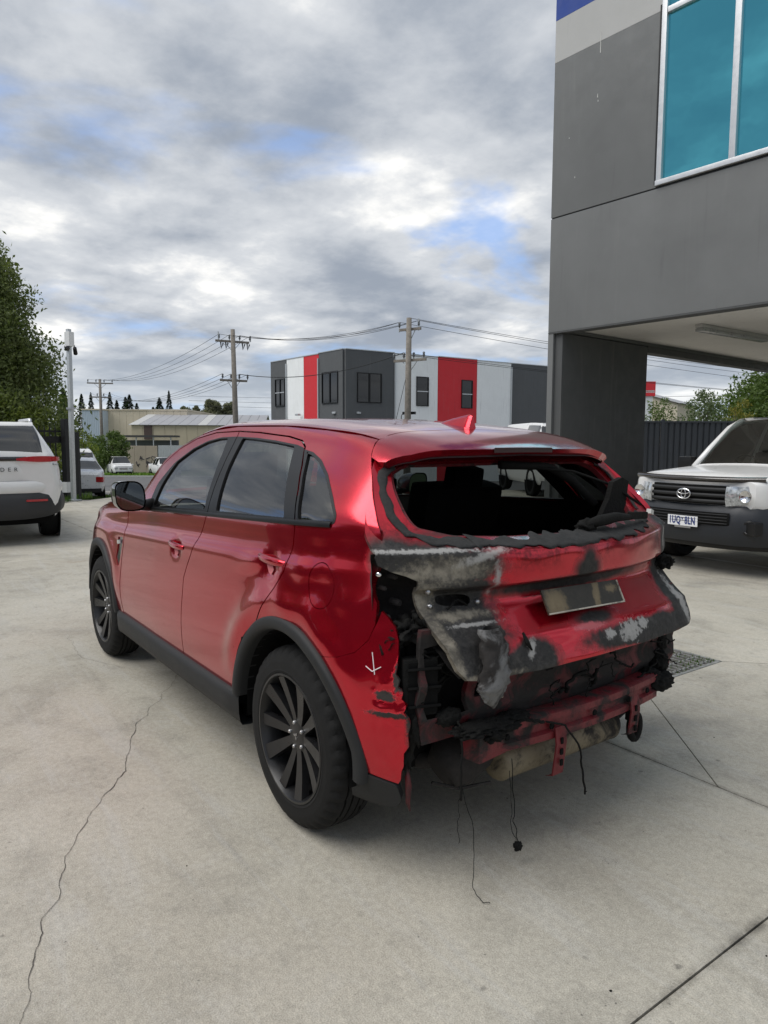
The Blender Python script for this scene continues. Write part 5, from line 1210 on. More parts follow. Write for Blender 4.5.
# ---- big white SUV seen from behind at the left edge
sv_ = thing('suv', 'large white SUV seen from behind at the left edge, beside the black fence', 'car', (11.25, .62, 0), math.radians(-5))
rows = [(2.5, sec(.45, .70, .70, .80, .95, .78, .99, .70, 1.03)), (2.2, sec(.36, .93, .75, .97, 1.02, .94, 1.06, .86, 1.10)), (1.3, sec(.33, .96, .78, .985, 1.10, .955, 1.15, .86, 1.17)), (.95, sec(.33, .96, .8, .985, 1.12, .955, 1.22, .84, 1.25)), (.3, sec(.33, .96, .8, .985, 1.14, .955, 1.62, .72, 1.66)), (0, sec(.33, .96, .8, .985, 1.14, .955, 1.68, .70, 1.73)),
        (-.9, sec(.33, .96, .8, .985, 1.15, .955, 1.69, .70, 1.755)), (-1.0, sec(.33, .96, .8, .985, 1.15, .955, 1.69, .70, 1.755)), (-1.8, sec(.33, .96, .8, .985, 1.17, .95, 1.67, .69, 1.735)), (-2.15, sec(.36, .95, .82, .975, 1.19, .935, 1.63, .68, 1.70)), (-2.36, sec(.42, .92, .84, .95, 1.22, .89, 1.48, .70, 1.52)), (-2.47, sec(.48, .88, .86, .92, 1.23, .84, 1.30, .72, 1.32)), (-2.50, sec(.56, .80, .86, .86, 1.20, .78, 1.23, .70, 1.24))]
def cls(i, j):
    if j >= 4 and 3 <= i <= 4: return 'windscreen'
    if j >= 4 and i in (9, 10): return 'rear_window'
    if j == 3 and i in (4, 5): return 'side_window'
    if j == 3 and i == 7: return 'rear_door_window'
    if j == 3 and i == 8: return 'quarter_window'
    return 'body'
pv = loft(sv_, rows, cls, {'body': M['white_paint'], 'windscreen': M['dark_glass'], 'rear_window': M['dark_glass'], 'side_window': M['dark_glass'], 'rear_door_window': M['dark_glass'], 'quarter_window': M['dark_glass']})
def rear_strip(name, mat, z0, z1, hw, x0, curve, parent, bulge=.03, n=25, m=6, slope=0., pw=2.6):
    return MB().grid([[(x0+curve*abs(y/hw)**pw+slope*k/(m-1)-bulge*math.sin(PI*k/(m-1))**.6, y, z0+(z1-z0)*k/(m-1)) for k in range(m)] for y in np.linspace(-hw, hw, n)]).build(name, mat, parent, smooth=True)
rear_strip('tailgate', M['white_paint'], .78, 1.21, .86, -2.50, .10, sv_, .02); wrap_strip('bumper_upper', M['white_paint'], [(-2.53, 0), (-2.52, .5), (-2.47, .75), (-2.38, .89), (-2.2, .965), (-1.95, .985)], .72, .90, .03, sv_)
bmp = plain('bumper_dark', (.025, .026, .028), .55, bump=.2, bscale=200); wrap_strip('rear_bumper', bmp, [(-2.54, 0), (-2.53, .5), (-2.48, .76), (-2.38, .90), (-2.2, .97), (-1.90, .99)], .36, .735, .05, sv_, zend=.10); rear_strip('under_tray', M['interior'], .28, .42, .80, -2.40, .1, sv_, .0)
rear_strip('light_bar', M['gloss_black'], 1.185, 1.245, .62, -2.525, .05, sv_, .01)
for s in (1, -1):
    R1 = [[(float(np.interp(u, [0, .4, .7, .88, 1], [-2.545, -2.535, -2.50, -2.42, -2.24])), s*float(np.interp(u, [0, .4, .7, .88, 1], [.38, .62, .82, .925, .965])), 1.195-.010*u-.02*math.sin(PI*u)+(.022+.075*math.sin(PI*min(1, u*.75)))*k/4*(1.15-u*.5)) for k in range(5)] for u in np.linspace(0, 1, 21)]
    tl = MB().grid(R1).build('tail_light', M['red_lens'], sv_, smooth=True); MB().box((-2.46, s*.80, 1.135), (.03, .24, .022), (0, 0, s*.3), bev=.006).build('lamp_strip', M['clear_lens'], tl)
    MB().box((-2.560, s*.62, .63), (.03, .28, .030), (0, 0, -s*.16), bev=.006).build('reflector', M['red_lens'], sv_)
    mb = MB(); mb.tube([(-2.0, s*.62, 1.715), (-1.95, s*.62, 1.775), (-.2, s*.60, 1.80), (-.1, s*.60, 1.75)], .022, 8); mb.build('roof_rail', M['alu'], sv_, smooth=True)
    for x in (1.45, -1.45): arch(sv_, x, .985, .45, .40, M['trim_black']); road_wheel(sv_, x, s*.855, .375, .255, s)
rear_strip('rear_spoiler', M['white_paint'], 1.665, 1.735, .64, -2.20, .05, sv_, .02, slope=.08); rear_strip('rear_wiper', M['trim_black'], 1.262, 1.285, .20, -2.462, .0, sv_, .01)
text_obj('badge_text', 'PATHFINDER', .078, M['trim_black'], sv_, (-2.538, 0, 1.065), (PI/2, 0, -PI/2), .004, 1.95)

# ---- generic small cars in the distance
def small_car(name, label, cat, loc, rz, paint_m, L, H, W, kind='suv', group=None):
    c = thing(name, label, cat, loc, rz, group); h = W/2; a = L/2; bz = H*.60
    if kind == 'sedan':
        prof = [(1.0, .55, .60), (.93, .58, .655), (.50, .62, .72), (.40, .65, .76), (.12, .66, .97), (-.02, .66, 1.0), (-.25, .67, 1.0), (-.33, .67, 1.0), (-.52, .68, .93), (-.72, .69, .73), (-.93, .67, .70), (-1.0, .58, .62)]
        wsr, sw, rw = (3, 3), (4, 5, 6, 7), (8, 8)
    elif kind == 'pickup':
        prof = [(1.0, .52, .58), (.93, .56, .62), (.52, .60, .66), (.45, .61, .69), (.22, .62, .95), (.12, .62, 1.0), (-.05, .62, 1.0), (-.08, .62, 1.0), (-.30, .62, .97), (-.36, .62, .66), (-.93, .62, .65), (-1.0, .60, .63)]
        wsr, sw, rw = (3, 4), (4, 5, 7), (8, 8)
    elif kind == 'van':
        prof = [(1.0, .42, .46), (.96, .50, .56), (.90, .54, .62), (.86, .56, .66), (.60, .58, .95), (.50, .58, .985), (.1, .58, 1.0), (.05, .58, 1.0), (-.45, .58, 1.0), (-.9, .58, .995), (-.97, .58, .96), (-1.0, .56, .80)]
        wsr, sw, rw = (3, 3), (4, 5), (99, 99)
    else:
        prof = [(1.0, .48, .54), (.94, .54, .60), (.52, .57, .64), (.44, .58, .67), (.18, .60, .95), (.08, .60, .99), (-.25, .61, 1.0), (-.30, .61, 1.0), (-.75, .62, .985), (-.88, .62, .93), (-.97, .62, .72), (-1.0, .58, .64)]
        wsr, sw, rw = (3, 4), (4, 5, 7, 8), (9, 9)
    rows = []
    for fx, fb, ft in prof:
        end = 1-.25*max(0, abs(fx)-.9)/.1; zb, zt = fb*H, ft*H; wt = h*end*(.93-.30*max(0, (zt-zb)/(H*.42)))
        rows.append((fx*a, sec(.22*H*(.75 if abs(fx) < .9 else 1.), h*.96*end, H*.42, h*end, zb, h*.965*end, zb+(zt-zb)*.93, wt, zt)))
    def cls(i, j):
        if j >= 4 and wsr[0] <= i <= wsr[1]: return 'windscreen'
        if j >= 4 and rw[0] <= i <= rw[1]: return 'rear_window'
        if j == 3 and i in sw: return 'side_window'
        return 'body'
    loft(c, rows, cls, {'body': paint_m, 'windscreen': M['dark_glass'], 'rear_window': M['dark_glass'], 'side_window': M['dark_glass']}, sub=2)
    r = H*.205
    for s in (1, -1):
        for x in (a*.60, -a*.58): arch(c, x, h*.995, r*1.2, r*1.05, M['interior']); road_wheel(c, x, s*(h-.11), r, .22, s)
        MB().box((a*.985, s*h*.62, H*.44), (a*.06, h*.42, H*.085), (0, 0, -s*.35), bev=.02).build('headlight', M['clear_lens'], c, angle=50)
        MB().box((-a*.965, s*h*.70, H*.50), (a*.09, h*.40, H*.13), (0, 0, s*.35), bev=.02).build('tail_light', M['red_lens'], c, angle=50)
        MB().box((a*.40, s*(h+.07), H*.60), (.10, .16, .13), bev=.03).build('door_mirror', paint_m, c, angle=50)
    MB().box((a*1.005, 0, H*.42), (.04, h*.75, H*.11), bev=.01).build('grille', M['chrome'], c); MB().box((a*.995, 0, H*.23), (.08, h*1.5, H*.09), bev=.02).build('front_bumper', M['trim_black'], c)
    MB().box((-a*1.0, 0, H*.24), (.06, h*1.6, H*.10), bev=.02).build('rear_bumper', M['trim_black'], c); MB().box((-a*1.012, 0, H*.47), (.012, .37, .12)).build('number_plate', npm, c); MB().box((a*1.005, 0, H*.30), (.012, .37, .11)).build('number_plate', npm, c)
    return c
p = at(-11.56, 26.5); small_car('sedan', 'silver sedan parked behind the black fence and camera pole', 'car', p, math.radians(-9), M['silver_paint'], 4.7, 1.46, 1.80, 'sedan')
p = at(-12.73, 29.0); small_car('suv', 'white SUV parked beyond the silver sedan', 'car', p, math.radians(-10), M['white_paint'], 4.7, 1.84, 1.88)
p = at(-26.02, 70.); small_car('suv', 'white four-wheel drive facing the yard across the far road', 'car', p, math.radians(172), M['white_paint'], 4.9, 1.9, 1.95)
p = at(-21.01, 68.); small_car('pickup', 'white crew-cab pickup on the far road, half hidden by the burnt car', 'pickup', p, math.radians(178), M['white_paint'], 5.2, 1.8, 1.85, 'pickup')
vn = small_car('van', 'white van behind the burnt car roof, beside the charcoal pier', 'van', (at(4.73, 21.)[0], at(4.73, 21.)[1], 0), math.radians(150), M['white_paint'], 4.7, 2.02, 1.75, 'van')
bl_ = plain('van_blue', (.02, .10, .42), .5); MB().prism([(-1.0, 1.52), (-.80, 1.52), (-.72, 1.72), (-.80, 1.72), (-.86, 1.60), (-.92, 1.60)], -.003, .003, Matrix.Translation((0, .80, 0)) @ Matrix.Rotation(PI/2, 4, 'X')).build('side_mark', bl_, vn)
small_car('hatchback', 'black car parked behind the white pickup beside the pier', 'car', (4.2, -11.6, 0), PI/2, M['black_paint'], 4.3, 1.48, 1.78)
# ------------------------------------------------------------------ road, verge and everything across the street
rd_ = MB(); rd_.grid(uvgrid(-70, 60, 33.0, 66.0, -.06, 24, 10)); tag(rd_.build('road', M['asphalt']), kind='structure')
cx_ = MB(); cx_.grid(uvgrid(-14.5, 4, 17.4, 33.2, -.055, 10, 16)); tag(cx_.build('driveway', plain('driveway_mat', (.23, .22, .20), .85, var=.2, scale=1.5, bump=.2)), kind='structure')
kb = MB(); kb.grid([[tuple(Vector(p)+Vector((0, 0, dz_))) for p, dz_ in ((at(u, 66.2), -.06), (at(u, 66.2), .08), (at(u, 66.5), .09), (at(u, 66.9), .05))] for u in np.linspace(-70, 60, 14)]); tag(kb.build('kerb', M['wall_pale']), kind='structure')
sp = [];
for _ in range(1500):
    p = at(random.uniform(-8.61, -7.63), random.uniform(15.6, 18.6), 0.); sp.append((p[0], p[1], 0.))
tag(blades('grass_tuft', sp, .14, M['grass'], wd=.008), 'tuft of grass at the foot of the camera pole', 'grass', kind='stuff')
sp = []
for _ in range(2600):
    p = at(random.uniform(-28.27, -20.52), random.uniform(67, 73)); sp.append((p[0], p[1], p[2]-.05))
tag(blades('verge_grass', sp, .35, leaf_mat('verge', (.10, .20, .03), (.18, .28, .05)), wd=.09), 'bright green grass verge across the far road', 'grass', kind='stuff')
sp = []
for _ in range(700):
    p = at(random.uniform(-10.47, -10.06), random.uniform(24, 29)); sp.append((p[0], p[1], p[2]-.08))
tag(blades('verge_grass', sp, .16, M['grass'], wd=.02), 'strip of grass between driveway and road', 'grass', kind='stuff')

# ---- black picket fence and gate posts
blk = plain('fence_black', (.012, .012, .013), .45, .3)
fn_ = thing('picket_fence', 'black steel picket fence behind the large white SUV', 'fence', at(-7.9, 17.6, 0.)); A0 = Vector(at(-7.9, 17.6, 0.)); A1 = Vector(at(-9.4, 16.2, 0.)); fdv = A1-A0; FL = fdv.length; fn_.rotation_euler = (0, 0, math.atan2(fdv.y, fdv.x))
for z in (.14, 1.55, 1.70): MB().box((FL/2, 0, z), (FL, .045, .045)).build('rail', blk, fn_)
MB().box((FL*.35, .02, 1.50), (FL*.75, .02, .16)).build('gate_beam', blk, fn_)
pm = MB().box((0, 0, .93), (.026, .026, 1.70)).add([(-.013, -.013, 1.78), (.013, -.013, 1.78), (.013, .013, 1.78), (-.013, .013, 1.78), (0, 0, 1.86)], [(0, 1, 4), (1, 2, 4), (2, 3, 4), (3, 0, 4)]).build('picket', blk, fn_); npk = int(FL/.125); pm.location = (.2, 0, 0)
for k in range(1, npk): c = pm.copy(); link(c, fn_); c.location = (.2+k*.125, 0, 0)
gp = thing('gate_post', 'thick black gate post at the end of the picket fence', 'post', at(-7.83, 17.5, 0.)); MB().box((0, 0, 1.0), (.13, .13, 2.0), (0, 0, .6), bev=.01).build('post', blk, gp); MB().box((0, 0, .33), (.16, .16, .26), (0, 0, .6), bev=.01).build('sleeve', M['white_paint'], gp)
gp = thing('gate_post', 'slim black gate post just right of the camera pole', 'post', at(-7.71, 17.9, 0.)); MB().box((0, 0, .80), (.09, .09, 1.75), (0, 0, .6), bev=.008).build('post', blk, gp); MB().box((0, 0, 1.69), (.11, .11, .02), (0, 0, .6)).build('cap', blk, gp)
# ---- galvanised camera pole
cp = thing('camera_pole', 'tall galvanised square pole with a security camera on top', 'pole', at(-7.63, 17.4, 0.)); cp.rotation_euler = (0, -.012, .5)
MB().box((0, 0, 2.07), (.092, .092, 4.14), bev=.012).build('pole', M['galv'], cp, angle=40); MB().box((0, 0, .02), (.26, .26, .03)).build('base_plate', M['galv'], cp)
MB().box((-.02, 0, 3.90), (.16, .15, .34), bev=.01).build('junction_box', M['white_paint'], cp); cm = MB().tube([(0, -.07, 3.80), (.05, -.20, 3.78), (.10, -.26, 3.70)], .014, 8).build('camera_arm', M['trim_black'], cp)
MB().tube([(.06, -.22, 3.72), (.17, -.34, 3.60)], [.045, .05], 12).build('camera_body', M['trim_black'], cp, smooth=True); MB().lathe([(0, -.07), (.05, -.05), (.065, 0), (.065, .05), (0, .05)], 16, Matrix.Translation((-.03, .08, 3.68))).build('camera_dome', M['gloss_black'], cp, smooth=True)
MB().box((0, 0, 2.25), (.15, .15, .05)).build('band', M['steel'], cp)
# ---- timber utility poles and their lines
wood = plain('pole_wood', (.20, .18, .155), .9, bump=.5, bscale=20, var=.3, scale=6)
ins = plain('insulator', (.10, .11, .12), .3, coat=.6)
POLES = []
def utility_pole(label, px_u, d, ztop, az, arms, lean=0.):
    b = Vector(at(px_u, d)); o = thing('utility_pole', label, 'pole', tuple(b), az, 'timber utility poles along the street'); h = ztop-b.z; ends = []
    MB().tube([(0, 0, -.2), (lean*.5, 0, h*.5), (lean, 0, h)], [.19, .165, .13], 12).build('pole', wood, o, smooth=True)
    for z, half, npin in arms:
        zz = z-b.z; a = MB().box((lean*zz/h, .14, zz), (2*half, .10, .13), bev=.01).build('cross_arm', wood, o)
        for s in (-1, 1): MB().tube([(lean*zz/h, .12, zz-.6), (lean*zz/h+s*half*.45, .16, zz-.05)], .02, 6).build('brace', M['galv'], o)
        for k in range(npin):
            x = -half*.92+2*half*.92*k/(npin-1); q = MB(); q.lathe([(0, .34), (.05, .32), (.07, .26), (.045, .22), (.075, .16), (.05, .12), (.02, .05), (.02, 0)], 10, Matrix.Translation((x, .14, zz+.06))); q.build('insulator', ins, o, smooth=True); ends.append((x, .14, zz+.40))
    M4 = Matrix.Translation(b) @ Matrix.Rotation(az, 4, 'Z'); POLES.append([M4 @ Vector(e) for e in ends]+[M4 @ Vector((lean, 0, h))]); return o
vz = math.atan2(RT.y, RT.x)
u1 = utility_pole('timber power pole with two cross-arms rising left of the red striped building', -9.08, 44., 8.23, vz+.5, [(7.52, 1.05, 4), (5.18, .85, 4)], -.15)
u2 = utility_pole('timber power pole standing in front of the white and red wall', 1.18, 37., 7.76, vz-.55, [(7.21, .62, 2), (5.65, .95, 4)], .08)
u3 = utility_pole('distant timber power pole beside the tan warehouse', -30.06, 76., 7.98, vz+.3, [(7.56, 1.3, 4), (6.1, 1.05, 4)])
tr_ = MB(); lz = Vector(u1.location)
for k in (-.85, -.55, .5, .8): MB().tube([(k, .2, 7.46-lz.z), (k+.06, .28, 7.1-lz.z), (k+.16, .2, 7.43-lz.z)], .05, 6).build('drop_lead', ins, u1)
for px_, top in ((-1.0, 8.06), (1.0, 7.94)): MB().tube([(px_, .14, 7.58-lz.z), (px_, .14, top-lz.z)], .04, 6).build('pin', M['galv'], u1)
lz2 = Vector(u2.location)
MB().box((.0, .2, 2.96-lz2.z), (.75, .12, .14)).build('bracket', M['trim_black'], u2); MB().tube([(-.25+.22*math.cos(a), .2, 2.75-lz2.z+.22*math.sin(a)) for a in np.linspace(.5, 5.2, 16)], .02, 5).build('cable_loop', M['trim_black'], u2)
for px_, top in ((-.58, 7.46), (.56, 7.71)): MB().tube([(px_, .14, 7.11-lz2.z), (px_, .14, top-lz2.z)], .035, 6).build('pin', M['galv'], u2)
def span(a, b, sag, r=.012, n=24):
    a, b = Vector(a), Vector(b); return [a.lerp(b, i/n)-Vector((0, 0, sag*4*(i/n)*(1-i/n))) for i in range(n+1)], r
wl = []
far3 = Vector(at(-78.08, 120., 9.28)); farR = Vector(at(43.35, 60., 5.62)); farR2 = Vector(at(51.76, 60., 4.79))
for i in range(4): wl.append(span(POLES[2][i], POLES[0][i], 1.0)); wl.append(span(POLES[2][4+i], POLES[0][4+i], 1.2))
for i in range(4): wl.append(span(POLES[0][min(i, 3)], POLES[1][i % 2], .55))
wl.append(span(POLES[0][6], POLES[1][3], .6, .022))
for i in range(2): wl.append(span(POLES[1][i], farR+Vector((0, i*1.2, i*.5)), .5)); wl.append(span(POLES[1][2+i], farR2+Vector((0, i*1.2, 0)), .6))
wl.append(span(POLES[1][-1], farR+Vector((0, 3, .9)), .5)); wl.append(span(Vector(u2.location)+Vector((0, 0, 6)), Vector(at(-0.21, 36.)), 0, .014))
for i in range(3): wl.append(span(at(-30, 110, 7+i*.7), at(90, 70, 7+i*.9), 1.5, .02))
for k, (pts, r) in enumerate(wl):
    L2 = 'line between the distant pole and the pole left of the striped building' if k < 8 else 'line joining the two poles at the striped building' if k < 13 else 'line leading right from the pole before the white wall' if k < 18 else 'line seen under the charcoal building beyond the steel fence'
    tag(MB().tube(pts, r, 5).build('power_line', M['trim_black'], smooth=True), 'thin black power '+L2, 'wire', L2)

# ---- white, red and charcoal striped building across the street
SC = Vector(at(-2.64, 48., -1.6)); SL = Vector(at(-8.79, 55.9, -1.6)); SR = Vector(at(13.09, 58.1, -1.6))
sb_ = thing('striped_building', 'two-storey flat building with white, red and charcoal wall panels across the street', 'building', tuple(SC))
c_w = precast('far_white', (.86, .88, .87), .03); c_r = precast('far_red', (.62, .035, .045), .03); c_g = precast('far_grey', (.10, .105, .108), .05)
TOPZ = 7.55+1.6
def far_wall(A, B, cells, wins):
    dv = (B-A); ang = math.atan2(dv.y, dv.x); base = A-SC
    def add(name, mat, s0, s1, y0, y1, z0, z1, parent):
        o = MB().box(((s0+s1)/2, (y0+y1)/2, (z0+z1)/2), (s1-s0, y1-y0, z1-z0)).build(name, mat, parent); return o
    rt = bpy.data.objects.new('wall', None); link(rt, sb_); rt.location = base; rt.rotation_euler = (0, 0, ang)
    for s0, s1, m_, dh in cells: add('parapet_cap', M['galv'], s0+.02, s1-.02, -.13, .13, TOPZ+dh+.002, TOPZ+dh+.06, rt)
    for s0 in (cells[1][0], cells[-1][0]): add('downpipe', M['galv'], s0-.05, s0+.05, FS*.15-.045, FS*.15+.045, 0, TOPZ-.3, rt)
    for s0, s1, m_, dh in cells: add('wall_panel', m_, s0+.015, s1-.015, -.1, .1, 0, TOPZ+dh, rt)
    for s0, s1, z0, z1, dbl, hor in wins:
        f_ = .05; sg = FS*.86
        for a, b_, c, d_ in ((s0, s1, z0-f_, z0), (s0, s1, z1, z1+f_), (s0-f_, s0, z0-f_, z1+f_), (s1, s1+f_, z0-f_, z1+f_)): add('window_frame', M['trim_black'], a, b_, sg*.14-.05, sg*.14+.05, c, d_, rt)
        if dbl: add('window_frame', M['trim_black'], (s0+s1)/2-.05, (s0+s1)/2+.05, sg*.14-.05, sg*.14+.05, z0, z1, rt)
        if hor: add('window_frame', M['alu'], s0, s1, sg*.14-.05, sg*.14+.05, (z0+z1)/2-.03, (z0+z1)/2+.03, rt)
        add('pane', M['pane_far'], s0, s1, sg*.12-.01, sg*.12+.01, z0, z1, rt)
    return rt
M['pane_far'] = plain('pane_far', (.008, .009, .010), .08, coat=.3, var=.3)
W_ = 1.6
FS = 1; far_wall(SC, SL, [(.1, 3.06, c_g, .05), (3.06, 5.05, c_r, 0), (5.05, 7.47, c_w, 0), (7.47, 9.92, c_g, 0)], [(.7, 2.55, 4.14+W_, 6.18+W_, True, False), (7.77, 9.13, 4.19+W_, 6.14+W_, True, True)])
FS = -1; far_wall(SC, SR, [(.0, 3.93, c_g, .05), (3.93, 7.67, c_w, 0), (7.67, 11.34, c_r, .05), (11.34, 14.77, c_w, 0), (14.77, 22, c_g, 0)], [(.94, 2.78, 4.18+W_, 6.07+W_, True, False), (5.81, 6.78, 4.08+W_, 6.05+W_, False, True), (9.9, 10.85, 4.04+W_, 6.01+W_, False, True)])
rfq = [SC, SC+(SR-SC).normalized()*22, SC+(SR-SC).normalized()*22+(SL-SC), SL]; MB().add([tuple(q-SC+Vector((0, 0, TOPZ-.4))) for q in rfq], [(0, 1, 2, 3)]).build('roof', c_g, sb_)
for k, (u_, d_, z_) in enumerate(((-3.37, 48.8, 3.43), (-6.28, 52., 3.42), (-1.78, 48.5, 3.42))):
    q = Vector(at(u_, d_, z_))-SC; MB().box(tuple(q), (.3, .3, .14), (0, 0, .4), bev=.03).build('wall_light', M['galv'], sb_)

# ---- warehouses
def shed(name, label, u0, u1, d, z1, depth, mat, roofm, gable=0., rz=0., z0=None):
    p = at((u0+u1)/2, d); zb = p[2] if z0 is None else z0; o = thing(name, label, 'building', (p[0], p[1], zb), vz+rz); wv = u1-u0; h = z1-zb; g = gable
    n = 12
    for k in range(n):                                                     # wall sheets
        MB().box((-wv/2+wv*(k+.5)/n, depth/2, h/2), (wv/n-.03, depth, h)).build('wall_sheet', mat, o)
    if g:
        V = [(-wv/2-.3, -.3, h), (wv/2+.3, -.3, h), (wv/2+.3, depth+.3, h), (-wv/2-.3, depth+.3, h), (-wv/2-.3, depth/2, h+g), (wv/2+.3, depth/2, h+g)]
        for sd in (0, 1):
            a, b_, c, d_ = ((0, 1, 5, 4), (2, 3, 4, 5))[sd]; P0, P1, P2, P3 = (Vector(V[i]) for i in (a, b_, c, d_)); m_ = 14
            for k in range(m_):
                f0, f1 = k/m_, (k+.96)/m_; q = [P0.lerp(P1, f0), P0.lerp(P1, f1), P3.lerp(P2, f1), P3.lerp(P2, f0)]; up = Vector((0, 0, .06)); MB().add([tuple(x) for x in q]+[tuple(x+up) for x in q], [(0, 1, 2, 3), (4, 5, 6, 7), (0, 1, 5, 4), (1, 2, 6, 5), (2, 3, 7, 6), (3, 0, 4, 7)]).build('roof_sheet', roofm if k % 7 else M['wall_pale'], o)
        for x in (-wv/2, wv/2): MB().add([(x, 0, h), (x, depth, h), (x, depth/2, h+g)], [(0, 1, 2)]).build('gable', mat, o)
    else: MB().box((0, depth/2, h+.1), (wv+.2, depth+.2, .2)).build('parapet', roofm, o)
    return o
tan_ = plain('tan_sheet', (.52, .45, .32), .7, var=.12, scale=.4); cream = plain('cream_wall', (.56, .50, .39), .8, var=.12, scale=.3); grf = plain('grey_roof', (.33, .33, .34), .5, .2, var=.08, scale=.3); pbl = plain('pale_blue', (.42, .50, .58), .7, var=.05)
shed('warehouse', 'pale blue end wall of the flat-roofed warehouse at far left', -46.44, -43.2, 110., 6.2, 18, pbl, cream)
shed('warehouse', 'cream flat-roofed warehouse behind the gabled tan shed', -43.53, -30.83, 112., 6.24, 18, cream, cream)
g_ = shed('warehouse', 'long tan shed with low grey gabled roof, left of the red car roof', -35.07, -17.13, 100., 3.69, 26, tan_, grf, 1.9, .12)
MB().box((--26.1+-32.82, -.06, 2.72-g_.location.z), (1.1, .1, 2.0)).build('door', plain('shed_door', (.09, .06, .05), .6), g_)
aw = thing('awning', 'dark flat carport roof in front of the tan shed', 'awning', at(-30.46, 92.), vz); hz_ = 2.1-aw.location.z
MB().box((0, 0, hz_), (7.4, 3, .25)).build('roof', plain('awning_dark', (.05, .05, .05), .6), aw)
for k in range(4): MB().box((-3.3+2.2*k, -1.2, hz_/2), (.12, .12, hz_)).build('post', M['galv'], aw)
MB().box((0, 1.3, hz_/2-.2), (7.2, .1, hz_-.6)).build('back_wall', plain('carport_back', (.16, .17, .18), .8), aw)
for k, (a, b_, m_) in enumerate(((-28.53, -26.77, 'galv'), (-26.77, -24.5, 'galv'))):
    wl_ = thing('steel_fence', ('grey steel fence section right of the graffiti wall', 'grey steel fence section hidden partly by the car roof')[k], 'fence', at((a+b_)/2, 90.), vz)
    n = 8; ww = b_-a; hh = 0.96-wl_.location.z
    for q in range(n): MB().box((-ww/2+ww*(q+.5)/n, 0, hh/2), (ww/n-.02, .06, hh)).build('sheet', M[m_], wl_)
gw_ = thing('garden_wall', 'beige wall with dark graffiti scribble behind the far white four-wheel drive', 'wall', at(-27.38, 80.), vz); ww = -25.47--29.29; hh = 0.96-gw_.location.z
for q in range(3): MB().box((-ww/2+ww*(q+.5)/3, 0, hh/2), (ww/3-.02, .2, hh), bev=.01).build('wall_panel', plain('beige_wall', (.42, .36, .28), .85, var=.1, scale=.6), gw_)
gs_ = MB()
for k in range(9):
    c = Vector((random.uniform(-.3, 1.5), -.115, hh*.45+random.uniform(-.5, .6))); gs_.tube([c+Vector((random.uniform(-.35, .35), 0, random.uniform(-.4, .4))) for _ in range(5)], .035, 4)
gs_.build('graffiti', plain('graffiti_paint', (.06, .06, .07), .7), gw_)
# things glimpsed through the drive-through
shed('warehouse', 'cream building with grey gabled roof beyond the steel fence', 28.45, 34.76, 75., 5.42, 14, cream, grf, 2.2, .9)
rs = shed('sign_tower', 'narrow white wall with a red top beyond the steel fence', 21.17, 22.43, 60., 5.62, 3, c_w, c_w); MB().box((0, 1.45, 5.95-rs.location.z), (1.6, 3.1, 1.2)).build('red_panel', c_r, rs)
# ------------------------------------------------------------------ vegetation
bark = plain('bark', (.09, .07, .055), .95, bump=1., bscale=14, var=.35, scale=5)
def leaves(name, mat, parent, cl, per, size, seed, flat=.5):
    """cl: list of (centre, radius xyz); leaf-sized quads spread through each clump, denser near its skin"""
    R = np.random.default_rng(seed); C = []
    for c, r in cl:
        n = int(per*(r[0]*r[1]*r[2])**(.5)); d = R.normal(size=(n, 3)); d /= np.linalg.norm(d, axis=1, keepdims=True); k = R.random(n)[:, None]**.42
        C.append(np.array(c)+d*k*np.array(r)*(1+.22*R.normal(size=(n, 1))*.5))
    P = np.concatenate(C); n = len(P); a = R.normal(size=(n, 3)); a /= np.linalg.norm(a, axis=1, keepdims=True); b = np.cross(a, R.normal(size=(n, 3))); b /= np.linalg.norm(b, axis=1, keepdims=True)
    s = size*R.uniform(.6, 1.35, (n, 1)); t = np.cross(a, b)*s*.12
    V = np.stack([P-a*s, P-b*s*.42+t, P+a*s, P+b*s*.42+t], 1).reshape(-1, 3)
    me = bpy.data.meshes.new(name); me.vertices.add(len(V)); me.vertices.foreach_set('co', V.ravel()); me.loops.add(4*n); me.loops.foreach_set('vertex_index', np.arange(4*n)); me.polygons.add(n); me.polygons.foreach_set('loop_start', np.arange(0, 4*n, 4)); me.polygons.foreach_set('loop_total', np.full(n, 4)); me.update(); me.validate(); me.materials.append(mat)
    return link(bpy.data.objects.new(name, me), parent)
def crown_clumps(H0, H1, rad, n, seed, shape='round'):
    R = random.Random(seed); out = []
    for k in range(n):
        v = (k+.5)/n; z = H0+(H1-H0)*v
        w_ = {'round': math.sin(PI*min(1, .12+.86*v))**.7, 'cone': (1-v)**.8*.95+.05, 'broad': (1.02-v)**.45*(1 if v > .12 else .8), 'col': .6+.4*math.sin(PI*v)}[shape]
        a = k*2.399+R.uniform(-.4, .4); q = rad*w_*R.uniform(.35, .85); rr = rad*R.uniform(.28, .46)*((.55+.6*w_) if shape != 'cone' else (.12+.95*w_))
        out.append(((q*math.cos(a), q*math.sin(a), z), (rr, rr, rr*.8)))
    return out
